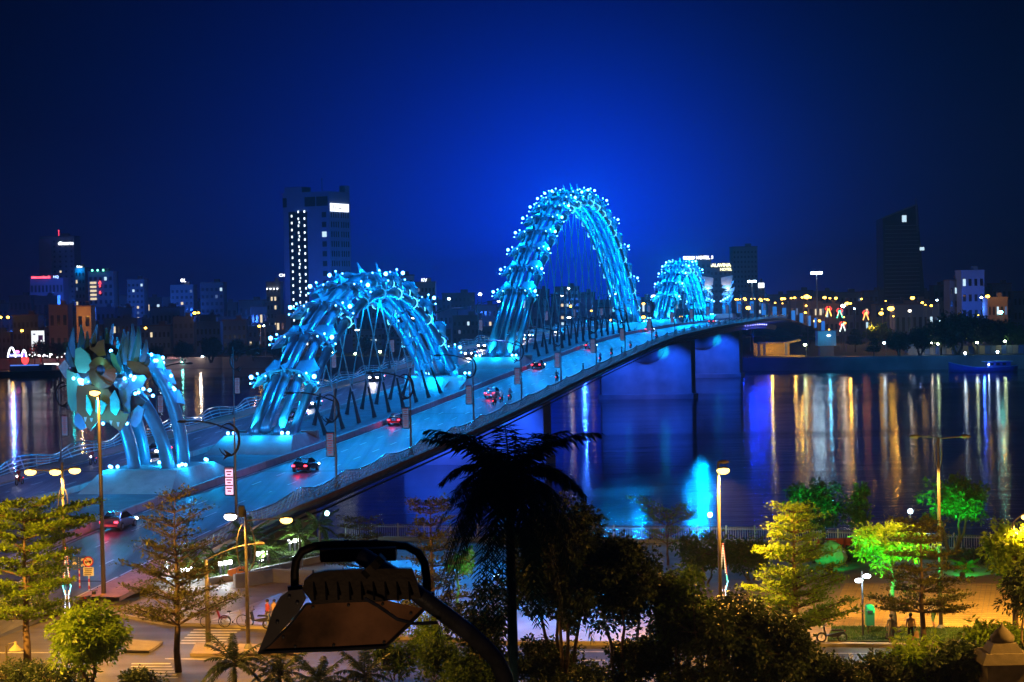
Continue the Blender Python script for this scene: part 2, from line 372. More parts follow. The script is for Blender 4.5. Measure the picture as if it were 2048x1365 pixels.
def make_arch(s0, s1, h, nst, nh, label, power, arcs, seed):
    P = arch_curve(s0, s1, 1.2, h); r = random.Random(seed)
    base = B((s0 + s1) / 2, 0)
    root = thing('steel_arch', label, 'arch', base, group='blue lit tubular arches over the bridge', absolute=True)
    inv = Matrix.Translation(-base)
    for (o, n) in TUBES:
        pts = []
        for t in np.linspace(-1, 1, 41):
            T, Nn = frame(P, t); pts.append(P(t) + o * DO + n * Nn)
        MB().tube(pts, .58, 14).build('tube', M_steel, root, True)
    # stations equally spaced along the arc
    ts = np.linspace(-1, 1, 400); pp = [P(t) for t in ts]
    cum = np.concatenate([[0], np.cumsum([(pp[i + 1] - pp[i]).length for i in range(399)])])
    st = np.interp(np.linspace(.115, .95, nst) * cum[-1], cum, ts)
    for i, t in enumerate(st):
        T, Nn = frame(P, t); p = P(t)
        M = inv @ Matrix(((DO.x, T.x, Nn.x, p.x), (DO.y, T.y, Nn.y, p.y), (DO.z, T.z, Nn.z, p.z), (0, 0, 0, 1)))
        put('collar', ME_collar, root, M)
        put('spine_fin', ME_fin, root, M)
        for sg in (1, -1):
            put('scale_plate', ME_plate[sg], root, M); put('scale_cover', ME_cover[sg], root, M)
            if t > .1 and (i + (sg > 0)) % 2: continue
            fo = put('floodlight_fan', ME_fan[sg], root, M); put('bulbs', ME_fanb[sg], fo, kind='stuff')
        put('light_ring', ME_arc if (t > -.45 and r.random() < .75) else ME_arc2, root, M, kind='stuff')
        k = power * (1.0 if t > -.35 else .75) * (1.25 if abs(t) < .4 else 1)
        for sg in (1, -1):
            q = p + sg * 4.1 * DO + 2.4 * Nn - 1.4 * T; lamp(q, CYAN, k * 1.7, .12)
        q = p - 2.6 * Nn; lamp(q, (.0, .34, 1), k * .8, .15)
    # pedestals
    for s, sg in ((s0, -1), (s1, 1)):
        z0 = dz(s) + .1; b = MB()
        Q = lambda o, d, z: Vector((X0 + (s + d * sg) * DS.x + o * DO.x, Y0 + (s + d * sg) * DS.y + o * DO.y, z))
        lo = [(-5.2, -5.5), (5.2, -5.5), (5.2, 7), (-5.2, 7)]; hi = [(-4.1, -4.2), (4.1, -4.2), (4.1, 3.0), (-4.1, 3.0)]
        vs = [Q(o, d, dz(s + d * sg) + .08) for o, d in lo] + [Q(o, d, z0 + 1.7) for o, d in hi]
        b.add(vs, [(4, 5, 6, 7), (0, 1, 5, 4), (1, 2, 6, 5), (2, 3, 7, 6), (3, 0, 4, 7)]); b.build('pedestal', M_conc, root)
        for o in (-4.3, -1.7, 1.7, 4.3):           # splayed triangular concrete teeth on the inner slope
            b = MB(); pts = [Q(o - 1.0, -3.0, z0 + 1.9), Q(o + 1.0, -3.0, z0 + 1.9), Q(o, -6.8, z0 + .05)]; b.prism(pts, DS * sg * .9)
            b.build('pedestal_tooth', M_conc, root)
        for o in (-3.4, 3.4, 0):
            lamp(Q(o, 3.9 if sg < 0 else -3.9, z0 + 2.2), (.0, .36, 1), power * .22, .1)
        for o in (-2.1, 2.1):                      # narrow spots at the foot shining up the legs
            a = Q(o, 1.4, z0 + 2.2); lamp(a, (.02, .55, 1), power * 8, .08, 'SPOT', P(-.45 if sg < 0 else .45) + DO * o * .8, .8, .8)
        bl = MB()
        for o in (-3.6, -2.9, 2.9, 3.6): bl.ball(Q(o, 3.2, z0 + 2.0), .2, 6, 4)
        bl.build('ground_spot_bulbs', M_bulb, root, kind='stuff')
    # hangers
    dots = MB()
    for j in range(nh):
        t = -.78 + 1.56 * (j + .5) / nh; p = P(t); T, Nn = frame(P, t); p = p - Nn * 1.3
        s = (s0 + s1) / 2 + (s1 - s0) / 2 * t
        for sg in (1, -1):
            hb = MB(); sb = MB()
            q = B(s + 1.4 * sg, 2.6 * sg, .2); d = (p - q); L_ = d.length; d.normalize()
            hb.bar(q + d * 4.0, p, .085, 4); sb.tube([q, q + d * 1.0, q + d * 4.2], [.34, .24, .15], 6)
            for k in np.arange(4.5, L_, 1.5): dots.ball(q + d * float(k), .085, 4, 3)
            hb.build('hanger', M_rail, root); sb.build('hanger_socket', M_dark, root)
    dots.build('hanger_lights', M_dot, root, kind='stuff')
    return root, P
A1 = make_arch(-106, -22.5, 17.3, 10, 9, 'small blue lit arch nearest the sculpted head end of the bridge', 1450, True, 1)
A2 = make_arch(19.5, 173, 30.2, 19, 15, 'tallest blue lit arch in the middle of the bridge', 2200, True, 2)
A3 = make_arch(231, 323, 16.6, 11, 8, 'low bright blue arch farthest along the bridge before the tail', 4200, True, 3)
# extra spots added above both road edges to brighten the deck
for s in np.arange(-185, 400, 26.0):
    for o in (-15.5, 15.5): lamp(B(s, o * 1.05, 10.5), (.12, .24, 1), 3600, .4, 'SPOT', B(s, o * .9, 0), 2.5, .9)
for s in np.arange(340, 420, 13.0):                # blue lamps under the far end of the deck
    for o in (-8, 4, 14): lamp(B(s, o, -5.2), (.0, .03, 1), 700, .2)
bl = MB()
for s in np.arange(335, 425, 9.0):
    for o in (13.2, 6): bl.ball(B(s, o, -3.6 if o < 12 else -2.0), .2, 6, 4)
bl.build('underdeck_lamps', glow('violet_bulb', (.3, .3, 1), 8), bridge, kind='stuff')
# ------------------------------------------------------------ water, banks
def water_mat():
    m = bpy.data.materials.new('river_water'); m.use_nodes = True; n = m.node_tree.nodes; l = m.node_tree.links
    p = n['Principled BSDF']; p.inputs['Base Color'].default_value = (.002, .010, .05, 1); p.inputs['Roughness'].default_value = .17
    p.inputs['IOR'].default_value = 1.33; p.inputs['Specular IOR Level'].default_value = 1.0
    c = n.new('ShaderNodeTexCoord'); mp = n.new('ShaderNodeMapping'); mp.inputs['Scale'].default_value = (.05, .22, 1)
    l.new(c.outputs['Object'], mp.inputs['Vector'])
    x = n.new('ShaderNodeTexNoise'); x.inputs['Scale'].default_value = 1.0; x.inputs['Detail'].default_value = 6; x.inputs['Roughness'].default_value = .6
    l.new(mp.outputs[0], x.inputs['Vector'])
    b = n.new('ShaderNodeBump'); b.inputs['Strength'].default_value = .4; b.inputs['Distance'].default_value = .25
    l.new(x.outputs['Fac'], b.inputs['Height']); l.new(b.outputs[0], p.inputs['Normal'])
    mp2 = n.new('ShaderNodeMapping'); mp2.inputs['Scale'].default_value = (.004, .03, 1); l.new(c.outputs['Object'], mp2.inputs['Vector'])
    y = n.new('ShaderNodeTexNoise'); y.inputs['Scale'].default_value = 1.0; y.inputs['Detail'].default_value = 3; l.new(mp2.outputs[0], y.inputs['Vector'])
    r = n.new('ShaderNodeMapRange'); r.inputs['From Min'].default_value = .35; r.inputs['From Max'].default_value = .65
    r.inputs['To Min'].default_value = .06; r.inputs['To Max'].default_value = .17; l.new(y.outputs['Fac'], r.inputs['Value']); l.new(r.outputs[0], p.inputs['Roughness'])
    return m
def flat(name, pts, z, m, parent=None):
    b = MB(); b.add([(p[0], p[1], z) for p in pts], [tuple(range(len(pts)))]); return b.build(name, m, parent)
struct(flat('river_water', [(-2500, 60), (2500, 60), (2500, 1500), (-2500, 1500)], WATER_Z, water_mat()), 'calm dark river reflecting the lamps')
NEAR = [(-2500, 600), (-300, 262), (-160, 222), (-60, 188), (-15, 176.5), (20, 168), (38, 158.5), (60, 147), (140, 120), (2500, -600)]
FAR = [(-2500, 980), (-233, 905), (-158, 868), (-124, 855), (-40, 800), (40, 735), (74, 702), (96, 696), (172, 672), (400, 640), (2500, 560)]
struct(flat('ground', NEAR + [(2500, -950), (-2500, -950)], 0, M_asph2), 'asphalt street on the near bank')
M_land = mat('far_land', (.05, .05, .045), .9, var=.3, scale=.02)
struct(flat('far_bank_ground', FAR[::-1] + [(-2500, 4500), (2500, 4500)], WEST_Z, M_land), 'flat built up land beyond the river')
def quay(name, line, z0, z1, m, label, th=.6, s=1):
    b = MB(); b.sheet([[(p[0], p[1], z0), (p[0], p[1], z1)] for p in line])
    b.sheet([[(p[0], p[1], z1), (p[0], p[1] + s * th, z1)] for p in line]); b.sheet([[(p[0], p[1] + s * th, z1), (p[0], p[1] + s * th, z1 - .5)] for p in line])
    return struct(b.build(name, m), label)
M_quay = mat('quay_concrete', (.25, .25, .25), .85, var=.35, scale=.1)
quay('near_quay_wall', NEAR, WATER_Z - 2, .18, M_quay, 'quay wall along the near promenade', .5, -1)
quay('far_quay_wall', FAR, WATER_Z - 2, WEST_Z + .7, M_quay, 'pale quay wall along the far bank')
# ------------------------------------------------------------ sculpted head at the near end
HS = -151.0
hbase = B(-138, 0, .1)
head = thing('head_sculpture', 'sculpted beast head of layered steel flame plates on four bent tubes', 'sculpture', hbase, absolute=True)
def Z(x, y, layer=0.0):                            # outline point on the transverse plane of the head, layer metres towards the near bank
    d = ray(100 + x / 4.266, 640 + y / 4.266); q = B(HS - layer, 0); o = Vector((0, 0, EYE))
    return o + d * ((q - o).dot(DS) / d.dot(DS))
def plate(name, pts, layer, m, th=.22, dome=0.0, label=None, lean=0.0):
    P = [Z(x, y, layer) for x, y in pts]; c = sum(P, Vector()) / len(P); zmax = max(p.z for p in P); zmin = min(p.z for p in P)
    P = [p + DS * lean * (p.z - zmin) / (zmax - zmin) for p in P]
    bm = bmesh.new(); org = Vector(ORG[head.name])
    f = bm.faces.new([bm.verts.new(p - org) for p in P]); f.normal_update()
    if f.normal.dot(DS) > 0: f.normal_flip()
    if dome:
        r = bmesh.ops.inset_region(bm, faces=[f], thickness=.28, depth=0)
        cc = sum((v.co for v in f.verts), Vector()) / len(f.verts)
        for v in f.verts: v.co = v.co - DS * dome
    fs = list(bm.faces); g = bmesh.ops.extrude_face_region(bm, geom=fs)
    for v in [q for q in g['geom'] if isinstance(q, bmesh.types.BMVert)]: v.co += DS * th
    bmesh.ops.recalc_face_normals(bm, faces=bm.faces); bmesh.ops.triangulate(bm, faces=[q for q in bm.faces if len(q.verts) > 4])
    me = bpy.data.meshes.new(name); bm.to_mesh(me); bm.free(); me.materials.append(m)
    o = put(name, me, head); 
    if label: o['label'] = label
    return o
def blade(name, xb, yb, xt, yt, w, layer, m, bend=0.0, lean=.8):   # a curved flame with a raised ridge
    c, lft, rgt = [], [], []
    for i in range(8):
        t = i / 7; x = xb + (xt - xb) * t + bend * math.sin(math.pi * t) * 30; y = yb + (yt - yb) * t; k = w * (math.sin(math.pi * (.22 + .78 * t)) ** .8) * (1 - .25 * t) if i < 7 else .8
        f = -DS * (-lean * t * 1.0)
        c.append(Z(x, y, layer) - DS * .22 + f); lft.append(Z(x - k, y + k * .25, layer) + f); rgt.append(Z(x + k, y + k * .25, layer) + f)
    b = MB(); b.sheet([lft, c, rgt]); bk = [[p + DS * .16 for p in q] for q in (rgt, c, lft)]; b.sheet(bk)
    b.sheet([bk[2], lft]); b.sheet([rgt, bk[0]]); b.build(name, m, head)
M_tealp = mat('teal_plate', (.07, .34, .36), .42, .2, var=.2, scale=.8)
for xb, yb, xt, yt, w, la, k, bend in ((190, 400, 122, 238, 34, -.9, 0, -.5), (200, 380, 168, 70, 36, -1.5, 0, -.6), (235, 370, 234, 44, 34, -1.9, 1, .5), (275, 360, 288, 100, 28, -1.4, 0, .3), (320, 350, 318, 165, 26, -2.2, 1, .5), (352, 350, 374, 42, 34, -2.2, 0, -.5), (420, 340, 402, 140, 28, -2.6, 0, .4), (450, 350, 450, 70, 32, -2.4, 1, .5),
                                     (490, 350, 510, 36, 34, -2.7, 0, -.4), (545, 360, 545, 150, 28, -2.3, 1, .4), (580, 370, 600, 82, 36, -1.8, 0, .5), (630, 380, 640, 98, 32, -1.5, 0, -.4), (665, 390, 675, 36, 38, -1.7, 0, .5), (705, 390, 725, 58, 38, -1.3, 1, .5), (750, 400, 792, 172, 34, -1.0, 0, .6), (770, 430, 822, 300, 32, -.9, 0, .4), (600, 470, 560, 250, 36, -.9, 1, -.4)):
    blade('mane_flame', xb, yb, xt, yt, w, la, (M_bluep, M_tealp)[k], bend)
plate('mane_backing', [(150, 330), (230, 270), (420, 280), (600, 290), (760, 300), (810, 400), (700, 420), (420, 440), (180, 440)], -2.4, M_bluep)
for pts, la in (([(190, 470), (235, 455), (262, 490), (300, 500), (318, 470), (322, 540), (285, 560), (240, 545), (205, 520)], -.35), ([(690, 500), (740, 470), (800, 480), (770, 520), (720, 535)], .05)):
    plate('eye_socket_plate', pts, la, M_plate)
bw = MB()
for x, y, rr in ((268, 528, .3), (252, 515, .2), (284, 540, .24), (205, 500, .2), (722, 492, .2), (690, 478, .15)): bw.ball(Z(x, y, .1), rr, 7, 5)
bw.build('socket_lamps', M_bulb, head, kind='stuff'); lamp(Z(262, 505, .9), (.25, .6, 1), 160, .2); lamp(Z(735, 500, .9), (.1, .5, 1), 120, .2)
for x, y, h in ((300, 838, 52), (352, 846, 40), (520, 868, 40), (580, 880, 52)):   # teeth along the upper lip
    MB().prism([Z(x - 13, y - 8, .95), Z(x + 13, y - 8, .95), Z(x + 2, y + h, .8)][::-1], DS * .2).build('tooth', M_conc, head)
plate('brow_leaf', [(220, 250), (265, 232), (330, 290), (355, 350), (345, 420), (300, 455), (245, 450), (215, 380)], -.2, M_green, dome=.12)
plate('brow_leaf', [(520, 270), (560, 300), (575, 360), (610, 420), (605, 460), (575, 440), (540, 390), (520, 330)], -.4, M_green, dome=.1)
plate('crest_horn', [(320, 190), (345, 240), (372, 230), (385, 190), (440, 168), (458, 260), (480, 300), (420, 315), (370, 275), (330, 250)], .9, M_gold, dome=.08, lean=.6)
# forehead disc: a ring with the eye inside it
def disc_plate():
    out = [(445 + (118 if math.cos(a) > 0 else 116) * math.cos(a) * (1 - .22 * (math.sin(a) < 0) * abs(math.sin(a))) - 25 * (math.sin(a) < -.3), 452 + 136 * math.sin(a)) for a in [i * math.pi / 12 for i in range(24)]]
    n = len(out); inn = [(425 + 56 * math.cos(2 * math.pi * (i + .0) / n - 2.0) , 428 - 62 * math.sin(2 * math.pi * i / n - 2.0 - 2.2)) for i in range(n)]
    inn = []
    for x, y in out:
        a = math.atan2(y - 425, x - 430); inn.append((428 + 42 * math.cos(a), 428 + 46 * math.sin(a)))
    A = [Z(x, y, 1.5) for x, y in out]; Bq = [Z(x, y, 1.95) for x, y in inn]; b = MB(); k = DS * .3
    b.sheet([A + A[:1], Bq + Bq[:1]]); A2 = [p + k for p in A]; B2 = [p + k for p in Bq]
    b.sheet([B2 + B2[:1], A2 + A2[:1]]); b.sheet([A2 + A2[:1], A + A[:1]]); b.sheet([Bq + Bq[:1], B2 + B2[:1]])
    b.build('forehead_disc', M_gold, head)
disc_plate()
MB().ball(Z(425, 428, 1.2), .5, 16, 10).build('eye', mat('eye_glaze', (.06, .16, .3), .12, .1), head, True)
b = MB(); b.tube([Z(400, 460, 1.85), Z(440, 500, 2.0), Z(480, 540, 2.0), Z(520, 560, 1.8)], .12, 6); b.build('forehead_ridge', M_gold, head)
plate('muzzle', [(238, 560), (330, 552), (400, 570), (500, 592), (560, 680), (600, 760), (640, 800), (680, 798), (652, 880), (600, 950), (560, 920), (530, 890), (470, 862), (420, 850), (385, 900), (350, 945), (312, 900), (280, 830), (235, 780), (230, 640)], .7, M_gold, dome=.15)
for pts in ([(318, 640), (352, 700), (372, 770), (350, 815), (318, 770)], [(400, 680), (450, 688), (492, 720), (462, 790), (430, 818), (400, 780)], [(520, 660), (560, 600), (602, 700), (606, 760), (570, 815), (528, 780)]):
    c = Z(sum(p[0] for p in pts) / len(pts), sum(p[1] for p in pts) / len(pts), 1.5)
    plate('nostril_leaf', pts, 1.35, mat('teal_enamel', (.06, .42, .42), .35), dome=.3)
    lamp(c - DS * .9 - Vector((0, 0, 1.0)), (0, .8, .9), 70, .1)
plate('cheek_plate', [(575, 470), (640, 450), (662, 570), (690, 440), (706, 480), (800, 470), (822, 500), (790, 570), (700, 605), (682, 640), (682, 790), (640, 782), (600, 680), (580, 580)], .1, M_bluep)
plate('cheek_plate', [(150, 420), (225, 458), (258, 560), (232, 640), (240, 782), (190, 780), (160, 700), (150, 560)], .0, M_green, dome=.2)
plate('ear_plate', [(640, 350), (740, 360), (830, 410), (862, 480), (840, 520), (780, 470), (700, 440), (650, 400)], -.5, M_gold, lean=.4)
plate('ear_plate', [(60, 405), (110, 340), (150, 390), (152, 510), (120, 490)], -.5, mat('grey_plate', (.3, .32, .32), .5), lean=.4)
plate('beard_plate', [(215, 820), (250, 795), (300, 840), (312, 920), (270, 942), (215, 890)], -.6, M_bluep, dome=.25)
plate('jaw_plate', [(680, 800), (752, 730), (802, 760), (780, 860), (730, 922), (690, 900)], -.3, M_bluep)
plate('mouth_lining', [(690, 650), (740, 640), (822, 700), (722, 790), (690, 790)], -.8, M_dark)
bw = MB()                                          # bolts and lamps seen through the gaps
for x, y in ((270, 545), (190, 490), (205, 520), (690, 478), (722, 490), (118, 440), (520, 265), (655, 885), (452, 885), (755, 620), (728, 630), (780, 830)): bw.ball(Z(x, y, -.9), .16, 6, 4)
bw.build('face_lamps', M_bulb, head, kind='stuff')
for x, y, la, w in ((250, 520, -.9, 170), (560, 330, -3.2, 160), (720, 500, -1.2, 170), (240, 300, -2.8, 120), (650, 300, -2.8, 160), (450, 950, -1.0, 200), (330, 620, 2.2, 22), (430, 300, 2.4, 26)):
    lamp(Z(x, y, la), (0, .42, 1) if la < 0 else (.1, .7, .6), w * 4, .15)
for o, c, w in ((-6.5, (.04, .34, 1), 9000), (5.5, (1, .5, .2), 1500), (1, (.02, .36, 1), 15000)): lamp(B(-168, o, 1.2), c, w, .2, 'SPOT', B(HS, o * .3, 11), .9)  # spots added on the deck to brighten the head from the front
# skull behind the plates
MB().ball(Z(440, 540, -2.4), 3.1, 14, 10, (1, .7, 1.25)).build('skull', M_dark, head, True)
NB_ = []
for o0, o1, s0, dh in ((-1.7, -1.5, -141, 0), (1.9, 1.5, -141, 0), (-2.5, -2.4, -136.5, 1.7), (1.7, 2.4, -136.5, 1.7)):
    pts = []
    for t in np.linspace(0, 1, 16):
        s = s0 - 10.5 * t ** 1.55; h = 1.5 + (9.3 + dh) * (1 - (1 - t) ** 1.35)
        p = B(s, o0 + (o1 - o0) * t); p.z = dz(-138) + h; pts.append(p)
    MB().tube(pts, .66, 14).build('neck_tube', M_steel, head, True); NB_.append(pts)
b = MB()
z0 = dz(-138) + .1
vs = [B(s, o, .05) for s, o in ((-147.5, -5), (-147.5, 4.6), (-129, 4.6), (-129, -5))] + [Vector((p.x, p.y, z0 + 1.7)) for p in (B(-143.5, -4), B(-143.5, 3.8), B(-133.5, 3.8), B(-133.5, -4))]
b.add(vs, [(4, 5, 6, 7), (0, 1, 5, 4), (1, 2, 6, 5), (2, 3, 7, 6), (3, 0, 4, 7)]); b.build('pedestal', M_conc, head)
bl = MB()
for s, o in ((-143.2, -3.2), (-142.6, -3.6), (-142.8, -2.7), (-141.8, 3.3), (-140.8, 3.6), (-140.2, 3.0), (-135, 3.6), (-134.3, 3.2), (-138, -.3), (-137.4, .3)):
    p = B(s, o); p.z = z0 + 2.0; bl.ball(p, .17, 6, 4)
bl.build('ground_spot_bulbs', M_bulb, head, kind='stuff')
for s, o in ((-143.4, -3.4), (-141.5, 4.2), (-134, 4.0), (-138, 0), (-137, -3.6)):
    p = B(s, o); p.z = z0 + 2.3; lamp(p, (.0, .4, 1), 420, .12)
bl = MB(); bh = MB(); r7 = random.Random(5)        # lamp clusters where the neck meets the mane
for k in range(16):
    i = r7.randrange(9, 16); p = NB_[r7.choice((1, 3, 3, 2))][i] + DO * r7.uniform(.6, 1.3) - DS * r7.uniform(-.2, .9) + Vector((0, 0, r7.uniform(.2, 1.1)))
    bl.ball(p, .17, 6, 4); bh.bar(p, p - DO * .8, .07, 5)
bl.build('neck_bulbs', M_bulb, head, kind='stuff'); bh.build('bulb_brackets', M_steel, head, kind='stuff')
for i in (9, 12, 15): lamp(NB_[3][i] + DO * 1.8 + Vector((0, 0, .6)), CYAN, 520, .12)
for i, k in enumerate((8, 11, 14)):
    p = NB_[3][k]; 
    q = MB().prism([p + DO * -.6 + Vector((0, 0, 1.1)), p + DO * .9 + Vector((0, 0, .9)), p + DO * 1.5 + Vector((0, 0, -.5)), p + DO * .4 + Vector((0, 0, -.3))], DS * .15); q.build('neck_scale', M_plate, head)
# ------------------------------------------------------------ tail at the far end
tbase = B(374, 0, .1)
tail = thing('tail_sculpture', 'forked steel tail with two pale lit tips at the far end of the bridge', 'sculpture', tbase, absolute=True)
for sg in (-1, 1):
    for o in (2.6, 4.4):
        MB().tube([B(374, sg * o, .3), B(374, sg * (o - .5), 5), B(375, sg * (o - .1), 9.5), B(377, sg * (o + .6), 13)], [.7, .6, .55, .4], 10).build('tail_tube', M_steel, tail, True)
    for h, w in ((6, 2.2), (8.6, 2.7), (11, 2.4)):
        MB().prism([B(373.2, sg * 1.4, h), B(373.2, sg * (2 + w), h - .5), B(373.2, sg * (3.6 + w), h + 2.6), B(373.2, sg * 2.4, h + 1.4)], DS * .2).build('tail_scale', M_plate, tail)
    MB().prism([B(373, sg * 1.6, 12.0), B(373, sg * 4.8, 12.0), B(373, sg * 5.6, 15.4), B(373, sg * 1.3, 14.6)], DS * .5).build('tail_tip', M_conc, tail)
    lamp(B(371.5, sg * 3.4, 10.6), (1, .75, .5), 500, .15); lamp(B(370.5, sg * 3.3, 4.0), CYAN, 900, .15); lamp(B(370.5, sg * 3.3, 8.0), CYAN, 700, .15)
bl = MB()
for sg in (-1, 1):
    for k in range(5): bl.ball(B(372.4, sg * (1.2 + .8 * k), 6.4 + .45 * k), .24, 6, 4)
bl.build('tail_bulbs', M_bulb, tail, kind='stuff')
b = MB(); b.add([B(s, o, .06) for s, o in ((367, -6), (367, 6), (382, 6), (382, -6))] + [B(s, o, 2) for s, o in ((369, -5.5), (369, 5.5), (380, 5.5), (380, -5.5))], [(4, 5, 6, 7), (0, 1, 5, 4), (1, 2, 6, 5), (2, 3, 7, 6), (3, 0, 4, 7)]); b.build('pedestal', M_conc, tail)
# ------------------------------------------------------------ wavy railings
def rail_pt(sg, s, k):                             # k: height fraction 0..1
    ph = 2 * math.pi * s / 14.6
    return B(s, sg * (19.75 + .42 * math.sin(ph + .8) * k + .25 * k), .16 + (1.22 + .30 * math.sin(ph)) * k)
def railing(sg, s0, s1, label):
    root = thing('wavy_railing', label, 'railing', B(s0, sg * 19.7, .16), absolute=True)
    S = list(np.arange(s0, s1, 1.2))
    def run(k, r, name, m):
        pts = [rail_pt(sg, s, k) for s in S]
        if sg > 0 and k > .3:
            e = rail_pt(sg, s0 - .8, 1); e.z = B(s0, 0).z + .2 + 1.0 * k; pts = [e + Vector((0, 0, -.9 * k)), e] + pts
        MB().tube(pts, r, 5).build(name, m, root)
    run(1, .075, 'top_rail', M_railtop)
    for k in ((.72, .44, .16) if sg < 0 else (.74, .48, .22)): run(k, .04 if sg > 0 else .055, 'middle_rail', M_rail)
    lat = MB()
    for i, s in enumerate(np.arange(s0, s1, 1.125)):
        if i % 2 and sg > 0: lat.tube([rail_pt(sg, s, k) for k in (0, .5, 1)], .04, 4)
    if lat.v: lat.build('railing_lattice', M_rail, root, kind='stuff')
    for s in np.arange(s0, s1, 2.25 if sg > 0 else 3.0):
        MB().tube([rail_pt(sg, s, k) for k in (0, .5, 1)], .06, 5).build('railing_post', M_rail, root)
    return root
M_railtop = mat('polished_rail', (.5, .55, .56), .25, .8, var=.1)
railing(1, -187, 430, 'wavy lattice railing along the right edge of the bridge, above the water')
railing(-1, -230, 420, 'wavy tubular railing along the left edge of the bridge behind the arches')
# ------------------------------------------------------------ lamp posts of the bridge
M_ban = glow('dim_banner', (.3, .38, .8), .30); M_ban_hot = glow('lit_banner', (1, .55, .8), 1.5); M_red = mat('red_print', (.5, .03, .06), .5, var=0)
M_bluelit = mat('blue_banner', (.05, .25, .75), .5, var=.1, emit=(.02, .22, .8), es=.8, sampling='NONE')
def bridge_post(label, sg, lit, banner, h=9.4, group='curved lamp posts along the bridge'):
    t = thing('bridge_lamp_post', label, 'lamp post', group=group)
    MB().tube([(0, 0, 0), (0, 0, h * .5), (0, 0, h)], [.13, .10, .06], 8).build('pole', M_pole, t)
    MB().lathe((0, 0, 0), [(.3, 0), (.3, .25), (.16, .5)], 10).build('base', M_pole, t)
    ring = [(-sg * (.75 - .95 * math.cos(a)) * 1.0 + sg * .2, 0, h - 1.9 + 1.35 * math.sin(a)) for a in np.linspace(-2.6, 2.4, 16)]
    MB().tube(ring, [.03 + .08 * math.sin(math.pi * i / 15) for i in range(16)], 6).build('ring', M_dark, t)
    arm = [(-sg * x, 0, h - 1.2 + .55 * math.sin(x / 4.2 * 2.2) + .1 * x) for x in np.linspace(0, 4.2, 9)]
    MB().tube(arm, .07, 6).build('arm', M_dark, t)
    MB().prism([(-sg * .3, -.03, h - 3.1), (-sg * 1.0, -.03, h - 2.7), (-sg * .75, -.03, h - 3.1), (-sg * 1.05, -.03, h - 3.6)], (0, .06, 0)).build('bird_ornament', M_dark, t)
    e = Vector(arm[-1])
    hd = MB().ball(e + Vector((-sg * .3, 0, -.02)), .3, 8, 6, (1.7, .7, .45)).build('lamp_head', M_dark, t)
    if lit:
        MB().ball(e + Vector((-sg * .35, 0, -.16)), .24, 8, 6, (1.5, .8, .5)).build('lens', M_wbulb, hd)
    if banner:
        m = {1: M_ban, 2: M_ban_hot, 3: M_bluelit}[banner]
        x0, x1, z0, z1 = -sg * .18, -sg * .92, 2.9, 5.2
        f = MB(); 
        for a, b_ in (((0, z1), (x1, z1)), ((0, z0), (x1, z0)), ((x1, z0), (x1, z1)), ((x0, z0), (x0, z1))): f.bar((a[0], 0, a[1]), (b_[0], 0, b_[1]), .045)
        f.build('banner_frame', M_dark, t)
        bn = MB().box(((x0 + x1) / 2, 0, (z0 + z1) / 2), (.66, .10, z1 - z0 - .12)).build('banner', m, t)
        if banner != 3:
            pr = MB()
            for i in range(9): pr.box(((x0 + x1) / 2, -.06, z0 + .35 + .23 * i), (.30 + .18 * ((i * 7) % 3), .015, .10))
            pr.build('banner_print', M_red, bn, kind='stuff')
    return t
PLACES = ['before the sculpted head', 'opposite the sculpted head', 'opposite the near foot of the small arch', 'opposite the near half of the small arch', 'opposite the far half of the small arch', 'opposite the far foot of the small arch', 'at the gap before the tallest arch',
          'past the near foot of the tallest arch', 'by the near leg of the tallest arch', 'under the crown of the tallest arch', 'by the far leg of the tallest arch', 'at the far foot of the tallest arch', 'at the near foot of the far arch', 'by the middle of the far arch', 'at the far foot of the far arch', 'beside the forked tail']
RS = [-169.6, -141.6, -113.7, -83.4, -54.2, -24.5, 7.8, 39.6, 74.7, 110.2, 145.0, 178.8, 225.7, 260, 300, 345]
def place_post(s, sg, label, lit, ban):
    t = bridge_post(label, sg, lit, ban); t.location = B(s, sg * 19.3, .16); t.rotation_euler = (0, 0, -AZ); return t
for i, s in enumerate(RS):
    what = 'lamp post with glowing pink banner' if i == 0 else 'dark lamp post with banner'
    place_post(s, 1, what + ' on right railing, ' + PLACES[i], i in (6, 9), 2 if i == 0 else 1)
LS = [-150, -119.9, -92, -64.1, -41, -19, 16, 51, 86, 122, 158, 196, 240, 285, 335]
LP = ['near the frame edge before the sculpted head', 'directly behind the sculpted head', 'behind the near foot of the small arch', 'behind the near leg of the small arch', 'behind the hangers of the small arch', 'behind the far foot of the small arch', 'behind the near foot of the tallest arch', 'behind the near leg of the tallest arch', 'behind the first hangers of the tallest arch',
      'behind the middle of the tallest arch', 'behind the far leg of the tallest arch', 'behind the far foot of the tallest arch', 'behind the near foot of the far arch', 'behind the crown of the far arch', 'behind the forked tail']
for i, s in enumerate(LS):
    place_post(s, -1, 'thin post with banner on left railing ' + LP[i], i in (5, 6, 8, 10, 12), 1 if i != 1 else 1)
# blue flag banners on masts beyond the far arch
for i, (u, v) in enumerate(((1455, 622), (1483, 614), (1509, 615), (1532, 619), (1554, 625), (1573, 627), (1591, 632), (1607, 637), (1622, 642), (1636, 646), (1650, 652))):
    s = 395 + i * 26; p = D(u, v, Y0 + s * math.cos(AZ) - 4); zb = max(dz(s), WEST_Z)
    t = thing('flag_mast', ['first', 'second', 'third', 'fourth', 'fifth', 'sixth', 'seventh', 'eighth', 'ninth', 'tenth', 'last'][i] + ' blue banner mast along the descending road, counted from the tail', 'banner mast', (p.x, p.y, zb), group='blue banner masts past the bridge')
    h = p.z - zb
    MB().tube([(0, 0, 0), (0, 0, h + 3.2)], [.14, .08], 6).build('mast', M_pole, t)
    MB().box((-.95, 0, h), (1.6, .12, 4.6)).build('banner', M_bluelit, t)
